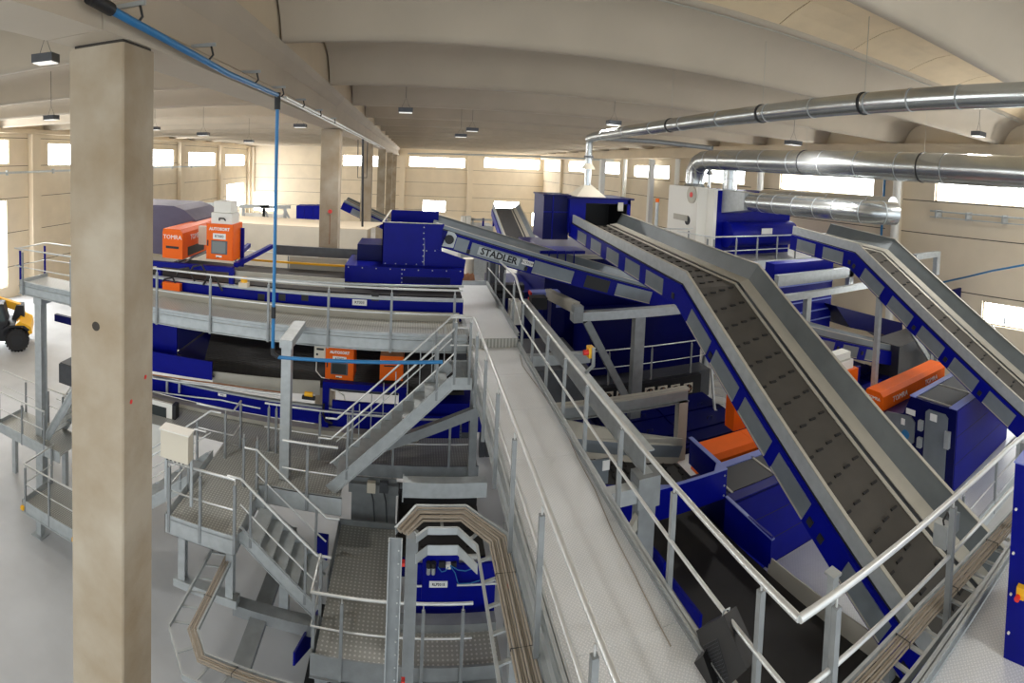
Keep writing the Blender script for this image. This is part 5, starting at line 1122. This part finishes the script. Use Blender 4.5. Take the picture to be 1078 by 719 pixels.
for k in range(7):
    c = P(487 + k * 1.6, 291 + (k % 3), y=17.6 + .1 * (k % 2)); m.hexa([c + Vector((-.12, -.1, -.12)), c + Vector((.1, -.12, -.1)), c + Vector((.13, .1, -.12)), c + Vector((-.1, .12, -.1)), c + Vector((-.06, -.05, .1)), c + Vector((.08, -.07, .06)), c + Vector((.05, .06, .12)), c + Vector((-.07, .05, .05))])
part('pallet_stack', MB().mat('steel').box(1.3, 2.5, 17.4, 18.5, FL, P(492, 292, y=17.6).z - .1), t); part('scrap', m, t); part('roller', MB().mat('cream').cyl(P(493, 289, y=18), P(493, 272, y=18), .2, 12), t)
# steelwork at the far right beneath the roof
t = thing('support_frame', 'galvanised frame with diagonal brace behind the far right conveyor', 'frame', (16, 10.5, ZE))
y = 10.8
a, b = P(965, 268, y=y), P(990, 272, y=y); part('cross_beam', MB().mat('galv').box(a.x, b.x, y, y + .2, a.z - .22, a.z), t); part('post', MB().mat('galv').box(b.x - .25, b.x, y, y + .2, P(985, 290, y=y).z, a.z - .22), t)
y = 10.0
a, b = P(1000, 300, y=y), P(1037, 296, y=y); part('cross_beam', MB().mat('galv').bar(P(992, 302, y=y + 2), P(1036, 296, y=y), .2, .2).bar(P(990, 290, y=y + 2), P(1034, 296, y=y), .1, .12), t); q = P(1034, 320, y=y); part('post', MB().mat('lblue').box(q.x - .2, q.x + .1, y, y + .2, ZE, P(1034, 297, y=y).z), t)
a, b = P(1005, 305, y=10.6), P(1023, 322, y=10.6); part('panel', MB().mat('blued').box(a.x, b.x, 10.6, 10.7, b.z, a.z), t)
hz = P(1040, 288, x=WX - 2)
solo('air_hose', MB().mat('airpipe').tube([P(993, 297, y=11.5), P(1020, 291, y=10), P(1045, 285, y=8.2), P(1078, 279, y=6.8)], .04, 8), None, 'light blue hose stretched to the right behind the far right conveyor', 'hose')
t = thing('access_stair', 'zinc stair rails with dark box behind the end of the far right conveyor', 'stair', (19, 8.2, ZE))
y = 8.5
part('handrail', MB().mat('galv').tube([P(1040, 328, y=y), P(1058, 334, y=y), P(1085, 385, y=y)], .04, 8), t); part('handrail', MB().mat('galv').tube([P(1044, 342, y=y), P(1085, 400, y=y)], .03, 8), t); part('handrail', MB().mat('galv').tube([P(1055, 330, y=y), P(1100, 370, y=y)], .03, 8), t)
part('post', MB().mat('galv').bar(P(1058, 334, y=y), P(1057, 362, y=y), .08), t); a, b = P(1052, 332, y=9), P(1068, 341, y=9); part('dark_box', MB().mat('ink').box(a.x, b.x, 9, 9.5, b.z, a.z), t); part('body', MB().mat('blued').box(P(1045, 345, y=9.2).x, P(1090, 345, y=9.2).x, 9.2, 9.8, P(1060, 372, y=9.2).z, P(1060, 342, y=9.2).z), t)
# dark drive under the low blue conveyor, pale floor strip
t = thing('drive_unit', 'dark grey drive unit under the far right conveyor', 'machine', (14, 10, ZE)); a, b = P(947, 365, y=10.2), P(985, 392, y=10.2); part('housing', MB().mat('steel').box(a.x, b.x, 10.2, 11.4, b.z - .3, a.z), t)
part('chute', MB().mat('blued').prism([P(880, 322, y=12.6), P(950, 340, y=12.6), P(950, 365, y=12.6), P(930, 352, y=12.6), P(895, 345, y=12.6)], (0, 1.2, 0)), t)
for k in range(3): q = P(880 + k * 11, 378 - k * 2, y=11.6); part('roller', MB().mat('black').cyl(q, q + Y_ * .8, .14, 12), t)
t = thing('support_frame', 'slanting zinc strut and post under the far right conveyor', 'frame', (13, 9.6, ZE)); part('brace', MB().mat('galv').bar(P(955, 342, y=9.9), P(978, 378, y=9.9), .12, .16), t); q = P(981, 385, y=9.8); part('post', MB().mat('galvd').box(q.x - .1, q.x + .1, 9.8, 10.0, ZE, P(981, 365, y=9.8).z), t)
q0, q1 = P(925, 395, y=12.9), P(948, 404, y=12.9)

q0, q1 = P(774, 418, y=10.7), P(792, 448, y=10.7)
solo('drive_cover', MB().mat('orange').box(q0.x, q1.x, 10.7, 11.1, q1.z, q0.z), None, 'small orange cover behind the left edge of the wide conveyor', 'cover')
# ================================================================ CABLE TRAYS, PIPES, LAMPS, VEHICLE
def ladder(name, label, path, w, across, rung=.3, hgt=.09, close=True):
    """cable ladder along a horizontal path (inner side rail), across: list of offsets to the outer rail for each point"""
    t = thing(name, label, 'cable tray', min((Vector(p) for p in path), key=lambda v: v.z)); pts = [Vector(p) for p in path]; out = [p + Vector(a) * w for p, a in zip(pts, across)]
    for rail in (pts, out):
        m = MB().mat('galv')
        for a, b in zip(rail, rail[1:]): m.bar(a, b, .008, hgt).bar(a + Z_ * hgt / 2, b + Z_ * hgt / 2, .03, .006)
        part('side_rail', m, t)
    n = 0
    for (a, b), (c, d) in zip(zip(pts, pts[1:]), zip(out, out[1:])):
        k = max(1, int(((b - a).length + (d - c).length) / 2 / rung))
        for i in range(k): f = (i + .5) / k; part('rung', MB().mat('galv').bar(a.lerp(b, f) - Z_ * .03, c.lerp(d, f) - Z_ * .03, .035, .02), t)
    return t
def cables(label, path, across, offs, r=.014, ties=.6, z=.0):
    t = thing('cable_bundle', label, 'cables', path[0]); pts = [Vector(p) for p in path]
    for k, o in enumerate(offs):
        m = MB().mat('cable').tube([p + Vector(a) * o + Z_ * (z + r + (.018 if k % 3 == 1 else 0) + .003 * math.sin(k * 2.1 + i * 1.7)) for i, (p, a) in enumerate(zip(pts, across))], r, 7); part('cable', m, t)
    for a, b, ca in zip(pts, pts[1:], across):
        n = int((b - a).length / ties)
        for i in range(n): c = a.lerp(b, (i + .5) / n); c0 = c + Vector(ca) * (offs[0] - .01); c1 = c + Vector(ca) * (offs[-1] + .01); part('cable_tie', MB().mat('ink').tube([c0 + Z_ * (z - .01), c0 + Z_ * (z + .05), c1 + Z_ * (z + .05), c1 + Z_ * (z - .01)], .005, 5), t)
    return t
s2 = math.sqrt(.5)
# tray beside the catwalk with its octagonal bend
ZT = -4.42
ip = [(.86, -.4, ZT), (.86, 5.62, ZT), (.66, 5.92, ZT), (.30, 5.92, ZT), (.16, 5.78, ZT)]
ac = [(1, 0, 0), (1, .35, 0), (.35, 1, 0), (-.35, 1, 0), (-.62, .3, 0)]
ladder('cable_ladder', 'cable ladder along the left side of the catwalk, bending in an arch', ip, .40, ac)
cables('beige cable bundle lying in the arched ladder left of the catwalk', ip, ac, [.16 + i * .028 for i in range(8)], r=.015, ties=.8)
m = MB().mat('galv')
for a, b in zip(ip[1:], ip[2:]): m.bar(Vector(a) - Z_ * .16 - Vector((0, .1, 0)), Vector(b) - Z_ * .16 - Vector((0, .1, 0)), .01, .12)
solo('bend_plate', m, None, 'second galvanised bend plate below the arch of the cable ladder', 'plate')
t = thing('vertical_tray', 'upright perforated cable tray dropping from the left end of the arch', 'cable tray', (-.15, 5.9, -8.2))
a, b = P(407.5, 620, y=5.7), P(422, 620, y=5.7)
part('back_plate', MB().mat('galvd').box(a.x, b.x, 5.72, 5.73, -8.2, ZT + .05), t)
part('side_rail', MB().mat('galv').box(a.x, a.x + .012, 5.64, 5.73, -8.2, ZT + .05), t); part('side_rail', MB().mat('galv').box(b.x - .012, b.x, 5.64, 5.73, -8.2, ZT + .05), t)
for i in range(22): z = ZT - .1 - i * .16; part('bolt', MB().mat('rail').cyl((b.x - .04, 5.715, z), (b.x - .04, 5.72, z), .01, 6), t)

for v, mt in ((592, 'red'), (716, 'red')): q = P(424, v, y=5.72); part('clip', MB().mat(mt).box(q.x - .02, q.x + .025, 5.68, 5.74, q.z - .02, q.z + .02), t)
q = P(431.5, 640, y=6.05); s = thing('support_frame', 'dark galvanised post behind the upright cable tray', 'frame', (q.x, 6.1, FL)); part('leg', MB().mat('galvd').box(q.x - .075, q.x + .075, 6.05, 6.2, FL, ZT - .2), s)
# lower tray round the left stair
ZQ = -7.2
ip = [(-2.98, 10.3, ZQ), (-2.98, 6.72, ZQ), (-2.72, 6.42, ZQ), (1.4, 6.42, ZQ)]; ac = [(-1, 0, 0), (-1, -.35, 0), (-.4, -1, 0), (0, -1, 0)]
ladder('cable_ladder', 'low cable ladder turning the corner below the left stairs', ip, .42, ac)
cables('beige cable bundle in the low ladder below the left stairs', ip, ac, [.03 + i * .022 for i in range(6)], r=.013, ties=.9)
# tray outside the near right railing
ip = [(2.75, 2.24, DN - .04), (4.3, 2.2, DN - .04), (6.8, 1.98, DN - .04)]; ac = [(0, 1, 0)] * 3
ladder('cable_ladder', 'cable ladder hung outside the cross catwalk in the lower right corner', ip, .34, ac, rung=.22)
cables('beige cable bundle in the ladder along the lower right catwalk', ip, ac, [.17 + i * .019 for i in range(8)], r=.0105, ties=.7)
q = P(999, 549, y=2.55); t = thing('sensor_box', 'small zinc bracket box behind the right railing post', 'box', (q.x, 2.6, q.z - .25)); part('housing', MB().mat('galv').box(q.x - .13, q.x - .02, 2.5, 2.66, q.z - .22, q.z + .02), t); part('side_plate', MB().mat('side').box(q.x + .04, q.x + .15, 2.5, 2.62, q.z - .16, q.z + .04), t); part('cable_loop', MB().mat('black').tube([q + Vector((-.1, 0, .0)), q + Vector((-.13, 0, .08)), q + Vector((-.05, 0, .12)), q + Vector((0, 0, .04))], .012, 6), t)
q = P(881, 600, y=2.9); solo('floor_post', MB().mat('galv').box(q.x - .04, q.x + .035, 2.9, 2.97, q.z - 2.2, q.z - .06).box(q.x - .055, q.x + .05, 2.88, 3.0, q.z - .06, q.z - .04), None, 'short zinc post with clamp under the left edge of the wide conveyor', 'post')
# blue electrical cabinet at the right edge with emergency stop
e = P(1069, 490, z=-2.9); eb = P(1053, 700, z=DN)
xa = 4.25; ya = P(1062, 600, x=xa).y
t = thing('electrical_cabinet', 'tall blue cabinet with white bolts at the right edge', 'cabinet', (xa + .5, ya - .4, DN))
zt = P(1069, 487, x=xa).z
part('housing', MB().mat('blue').box(xa, xa + 1.0, ya - .9, ya, DN, zt), t); part('cap', MB().mat('lblue').box(xa - .01, xa + 1.0, ya - .9, ya + .01, zt, zt + .012), t)
for v in (535, 582, 626, 668, 706): q = P(1067, v, x=xa - .001); part('bolt', MB().mat('white').cyl((xa - .012, ya - .035, q.z), (xa, ya - .035, q.z), .012, 8), t)
q = P(1074, 624, x=xa - .03); es = part('emergency_stop', MB().mat('yellow').box(xa - .05, xa, q.y - .04, q.y + .03, q.z - .045, q.z + .055), t, None, 'yellow emergency stop box'); part('button', MB().mat('red').cyl((xa - .085, q.y + .01, q.z - .025), (xa - .05, q.y + .01, q.z - .025), .024, 12), es)
# flood lamp clamped to the right railing
q = P(758, 655, x=2.52)
t = thing('flood_lamp', 'black flood lamp hanging from the lower rail of the right railing', 'lamp', q - Z_ * .6)
def at_(u, v, x): return P(u, v, x=x)
fr = [at_(733, 664, 2.42), at_(762, 648, 2.42), at_(786, 705, 2.42), at_(752, 735, 2.42)]
part('housing', MB().mat('black').hexa(fr + [p + Vector((.16, .05, -.03)) for p in fr]), t)
n = (fr[1] - fr[0]).cross(fr[3] - fr[0]).normalized(); n = n if n.x < 0 else -n
g = MB().mat('steel'); o = fr[0].lerp(fr[2], .22)
for i in range(12):
    for dr in (0, 1):
        u_ = (fr[1] - fr[0]) * .5; v_ = (fr[3] - fr[0]) * .55; o = fr[0] + (fr[3] - fr[0]) * .25 + (fr[1] - fr[0]) * .12
        f = i / 11
        a, b = (o + u_ * f, o + u_ * f + v_) if dr == 0 else (o + v_ * f, o + v_ * f + u_)
        g.bar(a + n * .004, b + n * .004, .003, .003)
part('heat_sink_grille', g, t)
part('bracket', MB().mat('ink').tube([at_(762, 652, 2.50), at_(778, 672, 2.52), at_(792, 692, 2.54), at_(795, 712, 2.5)], .016, 8), t)
part('rail_clamp', MB().mat('galv').tube([at_(757, 664, 2.44), at_(762, 643, 2.44), at_(768, 640, 2.5), at_(764, 662, 2.48)], .008, 6), t)
part('driver_box', MB().mat('black').hexa([at_(728, 700, 2.36), at_(740, 690, 2.36), at_(756, 735, 2.36), at_(732, 740, 2.36)] + [at_(728, 700, 2.36) + Vector((.08, .05, 0)), at_(740, 690, 2.36) + Vector((.08, .05, 0)), at_(756, 735, 2.36) + Vector((.08, .05, 0)), at_(732, 740, 2.36) + Vector((.08, .05, 0))]), t)
# compressed air pipes
xp = -2.38
def gp_(u, v): return P(u, v, x=xp)
pts = [gp_(100, 1), gp_(140, 23), gp_(190, 50), gp_(240, 77.5), gp_(292, 100)]
t = thing('air_pipe', 'light blue air pipe along the spine girder, dropping past the sorters', 'pipe', pts[0])
part('pipe', MB().mat('airpipe').tube(pts, .037, 12), t)
part('end_cap', MB().mat('black').tube([gp_(94, -3), gp_(117, 10)], .055, 12), t)
dp = P(292.3, 100, x=xp); zb = P(289.8, 371, y=dp.y).z
part('drop_pipe', MB().mat('airpipe').cyl((dp.x, dp.y, dp.z), (dp.x, dp.y, zb), .032, 12), t)
part('valve', MB().mat('black').cyl((dp.x, dp.y, P(290, 335, y=dp.y).z), (dp.x, dp.y, P(290, 323, y=dp.y).z), .042, 12), t); part('tee', MB().mat('black').cyl((dp.x, dp.y, dp.z - .25), (dp.x, dp.y, dp.z + .04), .055, 12), t)
part('elbow', MB().mat('black').tube([(dp.x, dp.y, zb + .08), (dp.x, dp.y, zb - .02), (dp.x + .1, dp.y, zb - .08)], .042, 10), t)
part('branch_pipe', MB().mat('airpipe').cyl((dp.x + .1, dp.y, zb - .08), P(466, 381, y=dp.y), .032, 12), t)
for u, v in ((147, 18), (222, 58), (270, 84), (297, 99), (319, 111), (337, 121), (352, 129)):
    q = gp_(u, v); part('hanger', MB().mat('galv').bar(q + Vector((-.25, 0, .12)), q + Vector((.06, 0, .12)), .03, .04).mat('black').tube([q + Vector((.0, 0, .12)), q + Vector((.03, 0, .0)), q + Vector((-.03, 0, -.06))], .014, 6), t)
solo('conduit', MB().mat('rail').tube([gp_(160, 34), gp_(230, 73), gp_(300, 105), gp_(350, 130), gp_(400, 155)], .02, 8).tube([P(300, 102.5, x=xp - .05), P(350, 127, x=xp - .05), P(405, 156, x=xp - .05)], .03, 8), None, 'zinc conduit running along the spine girder ledge', 'conduit')
solo('drop_conduit', MB().mat('black').tube([P(382, 146, x=-2.4), P(381.5, 240, y=P(382, 146, x=-2.4).y)], .05, 8).tube([P(377, 147, x=-2.5), P(376.5, 187, y=P(377, 147, x=-2.5).y), P(386, 187, y=P(377, 147, x=-2.5).y), P(387, 150, y=P(377, 147, x=-2.5).y)], .02, 6), None, 'black conduit dropping beside the third concrete column', 'conduit')
solo('air_pipe', MB().mat('airpipe').tube([(19.2, P(931, 163.5, x=19.2).y, P(931, 163.5, x=19.2).z), (19.2, P(1000, 165, x=19.2).y, P(1000, 165, x=19.2).z), (19.2, 2, P(1078, 167, x=19.2).z)], .07, 8), None, 'light blue air pipe along the eaves of the right wall', 'pipe')
q0, q1 = P(931.5, 187, x=19.6), P(928.6, 248, x=19.6); solo('air_pipe', MB().mat('airpipe').cyl((19.6, q0.y, 1.3), (19.6, q0.y, q1.z), .06, 8), None, 'thin blue vertical pipe on the right wall beside the white downpipe', 'pipe')
for u, lb in ((944.5, 'thick white downpipe on the right wall behind the far conveyor'), (800, 'white downpipe on the right wall under the thick duct'), (712, 'white downpipe left of the dust filter'), (684, 'white downpipe behind the beacon post'), (657, 'white downpipe on the right wall near the back corner')):
    q = P(u, 200, x=19.42); solo('downpipe', MB().mat('white').cyl((19.42, q.y, FL), (19.42, q.y, 1.25), .20, 12), None, lb, 'downpipe')
for (u, lb) in ((634, 'slender white column left of the dust filter, nearer the hood'), (686, 'slender white column just left of the dust filter')):
    q = P(u, 200, y=24); solo('roof_post', MB().mat('white').box(q.x - .12, q.x + .12, 24, 24.24, FL, P(u, 168, y=24).z), None, lb, 'post')
solo('wall_conduit', MB().mat('galv').tube([P(430, 161.5, y=70), P(560, 164.5, y=60), P(640, 168.5, y=50), P(735, 175, y=38)], .12, 6), None, 'zinc pipe crossing high in front of the back wall', 'pipe')
solo('slim_duct', MB().mat('galvd').tube([P(637, 146, y=20), P(690, 149, y=18), P(750, 156, y=16)], .09, 8), None, 'slim grey pipe just below the long zinc duct', 'pipe')
z_ = P(985, 222, x=WX - .06).z
t = thing('cable_tray', 'zinc cable tray along the right wall below the windows', 'cable tray', (WX - .1, 10, z_)); part('tray', MB().mat('galv').box(WX - .5, WX - .38, 5, P(985, 222, x=WX).y, z_ - .03, z_ + .03).box(WX - .5, WX - .42, 5, P(985, 222, x=WX).y, z_ - .28, z_ - .24), t)
for u in (990, 1022, 1060): q = P(u, 222, x=WX - .1); part('bracket', MB().mat('galv').box(WX - .52, WX - .003, q.y - .04, q.y + .04, z_ - .3, z_ + .06), t)
z_ = P(40, 180, x=WL).z
t = thing('cable_tray', 'zinc cable tray along the left wall below the windows', 'cable tray', (WL + .3, 30, z_)); part('tray', MB().mat('galv').box(WL + .52, WL + .62, 18, 58, z_ - .1, z_ + .05), t)
for i in range(8): part('bracket', MB().mat('galv').box(WL + .5, WL + .64, 20 + i * 5, 20.15 + i * 5, z_ - .2, z_ + .15), t)
# hanging lamps
def lamp_light(loc, pw=None):
    pw = pw or LAMPP; ld = bpy.data.lights.new('lamp_light', 'AREA'); ld.energy = pw; ld.size = .6; ld.color = (1, .98, .95); lo = bpy.data.objects.new('lamp_light', ld); COL.objects.link(lo); lo.location = Vector(loc) + Vector((0, 0, CZ - .03))
def lamp(u, v, zr, w, label, rot=0):
    w *= .62
    q = P(u, v, z=zr); t = thing('pendant_lamp', label, 'lamp', q, 'box lamps hung from the roof')
    w2 = w / 2; c, s = math.cos(rot), math.sin(rot)
    def rp(a, b, z): return Vector((q.x + a * c - b * s, q.y + a * s + b * c, q.z + z))
    def slab(m, a, b, z0, z1): return m.hexa([rp(-a, -b, z0), rp(a, -b, z0), rp(a, b, z0), rp(-a, b, z0), rp(-a, -b, z1), rp(a, -b, z1), rp(a, b, z1), rp(-a, b, z1)])
    lamp_light(q)
    part('housing', slab(MB().mat('steel'), w2, w2 * .7, .015, .15), t); part('diffuser', slab(MB().mat('lamp'), w2 * .9, w2 * .6, 0, .015), t)
    part('suspension', MB().mat('steel').tube([rp(-w2 * .6, 0, .15), rp(0, 0, .45), rp(w2 * .6, 0, .15)], .006, 5).cyl(rp(0, 0, .45), (q.x, q.y, ZB + .6), .008, 5), t)
for x_, y_ in ((3.5, -2.5), (8.5, -2.0), (-5.5, -1.5)):  # lamps added out of view to brighten the near decks
    if 1:
        t = thing('pendant_lamp', 'added unseen box lamp behind the camera above %s' % {3.5: 'the long catwalk', 8.5: 'the lower right cross catwalk', -5.5: 'the left hall floor'}[x_], 'lamp', (x_, y_, 1.6), 'box lamps hung from the roof')
        part('housing', MB().mat('steel').box(x_ - .3, x_ + .3, y_ - .2, y_ + .2, 1.62, 1.75), t); part('diffuser', MB().mat('lamp').box(x_ - .27, x_ + .27, y_ - .17, y_ + .17, 1.6, 1.62), t); part('suspension', MB().mat('steel').cyl((x_, y_, 1.75), (x_, y_, ZB + .6), .006, 5), t)
        lamp_light((x_, y_, 1.6), LAMPP)
lamp(48, 67, 1.55, .62, 'nearest grey box lamp left of the near column', .2)
lamp(54, 126.5, 1.2, .7, 'box lamp hung beyond the nearest one, against the left wall'); lamp(427, 119, 1.5, .7, 'box lamp right of the spine girder, nearest of its row'); lamp(646, 132, 1.5, .7, 'box lamp above the blue belt hood'); lamp(1030, 144, 1.7, .7, 'box lamp at the right under the slim duct')
lamp(497, 138.5, 1.4, .8, 'box lamp above the cross conveyor, second of its row'); lamp(485, 144.5, 1.3, .9, 'faint box lamp deep above the back windows'); lamp(316, 134.5, 1.3, .8, 'box lamp left of the second column'); lamp(214, 143, 1.0, .8, 'box lamp over the left windows'); lamp(835, 153, 1.2, .8, 'white box lamp above the thick duct'); lamp(262, 150, 1.0, .9, 'small lamp above the back left corner'); lamp(163, 137, 1.3, .7, 'box lamp just right of the near column')
# telehandler by the left door
W0 = Vector(P(18, 357, z=FL + .62)); 
t = thing('telehandler', 'yellow and black telehandler parked by the left door', 'vehicle', (W0.x, W0.y, FL))
t.rotation_euler = (0, 0, math.radians(40))
def wheel(x, y): 
    n = MB().mat('tyre').tube([(x, y, W0.z), (x, y + .12, W0.z), (x, y + .38, W0.z), (x, y + .5, W0.z)], [.54, .62, .62, .54], 24)
    for k in range(22): an = k * 2 * math.pi / 22; c = Vector((x + math.cos(an) * .62, y + .25, W0.z + math.sin(an) * .62)); d_ = Vector((math.cos(an), 0, math.sin(an))); n.bar(c + Y_ * -.22 + d_ * .0, c + Y_ * .22 + d_ * .0, .07, .06, d_)
    w = part('wheel', n, t); part('rim', MB().mat('ink').cyl((x, y - .01, W0.z), (x, y + .05, W0.z), .30, 16), w)
for x in (W0.x, W0.x - 2.9):
    for yv in (W0.y - .25, W0.y + 1.5): wheel(x, yv)
X0, Y0 = W0.x, W0.y
part('chassis', MB().mat('ink').prism([(X0 - 3.4, Y0 + .1, FL + .45), (X0 + .35, Y0 + .1, FL + .45), (X0 + .6, Y0 + .1, FL + 1.0), (X0 + .2, Y0 + .1, FL + 1.45), (X0 - 3.4, Y0 + .1, FL + 1.25)], (0, 1.5, 0)), t)
part('rear_mudguard', MB().mat('yellow').prism([(X0 + .15, Y0 - .2, FL + 1.65), (X0 + .75, Y0 - .2, FL + 1.35), (X0 + .82, Y0 - .2, FL + 1.0), (X0 + .66, Y0 - .2, FL + .95), (X0 + .55, Y0 - .2, FL + 1.25), (X0 - .1, Y0 - .2, FL + 1.4)], (0, 2.0, 0)), t)
part('mudguard', MB().mat('ink').prism([(X0 - .75, Y0 - .25, FL + 1.25), (X0 - .4, Y0 - .25, FL + 1.42), (X0 + .4, Y0 - .25, FL + 1.42), (X0 + .7, Y0 - .25, FL + 1.2), (X0 + .6, Y0 - .25, FL + 1.15), (X0 + .3, Y0 - .25, FL + 1.34), (X0 - .35, Y0 - .25, FL + 1.34), (X0 - .7, Y0 - .25, FL + 1.15)], (0, .5, 0)), t)
cb = part('cab', MB().mat('ink').prism([(X0 - 2.3, Y0 - .05, FL + .8), (X0 - .75, Y0 - .05, FL + .8), (X0 - .45, Y0 - .05, FL + 1.6), (X0 - .7, Y0 - .05, FL + 2.5), (X0 - 2.1, Y0 - .05, FL + 2.5), (X0 - 2.4, Y0 - .05, FL + 1.6)], (0, .9, 0)), t)
part('window_glass', MB().mat('glass').prism([(X0 - 1.0, Y0 - .06, FL + 1.55), (X0 - .6, Y0 - .06, FL + 1.6), (X0 - .78, Y0 - .06, FL + 2.35), (X0 - 1.1, Y0 - .06, FL + 2.35)], (0, .02, 0)).prism([(X0 - 2.2, Y0 - .06, FL + 1.3), (X0 - 1.15, Y0 - .06, FL + 1.3), (X0 - 1.2, Y0 - .06, FL + 2.35), (X0 - 2.0, Y0 - .06, FL + 2.35)], (0, .02, 0)), cb)
part('boom', MB().mat('yellow').bar((X0 + .1, Y0 + 1.15, FL + 2.0), (X0 - 3.6, Y0 + 1.15, FL + 3.1), .34, .40), t); part('boom_bracket', MB().mat('ink').prism([(X0 - .4, Y0 + .8, FL + 1.3), (X0 + .35, Y0 + .8, FL + 1.5), (X0 + .3, Y0 + .8, FL + 2.2), (X0 - .1, Y0 + .8, FL + 2.2)], (0, .7, 0)), t)
part('beacon', MB().mat('orange').cyl((X0 - 1.3, Y0 + .4, FL + 2.5), (X0 - 1.3, Y0 + .4, FL + 2.66), .07, 10), t)
# back wall notice fan mark on the left back wall: bright arched daylight patch behind the frames is a window

m = MB().mat('cover').tube([(-1.5, 7.93, ZB + .86), (19, 7.93, ZB + .86)], .02, 8)
solo('conduit', m, None, 'thin conduit along the edge of the roof beam above the long zinc duct', 'conduit')
SKY, EXPO = 1.75, 0.26
# ================================================================ LIGHT
w = bpy.data.worlds.new('sky'); sc.world = w; w.use_nodes = True
bg = w.node_tree.nodes['Background']; bg.inputs['Color'].default_value = (.88, .95, 1, 1); bg.inputs['Strength'].default_value = SKY
vs = sc.view_settings; vs.view_transform = 'Standard'; vs.look = 'None'; vs.gamma = 1; vs.use_curve_mapping = False; vs.exposure = EXPO
sc.cycles.use_denoising = True
sc.cycles.max_bounces = 8; sc.cycles.diffuse_bounces = 5
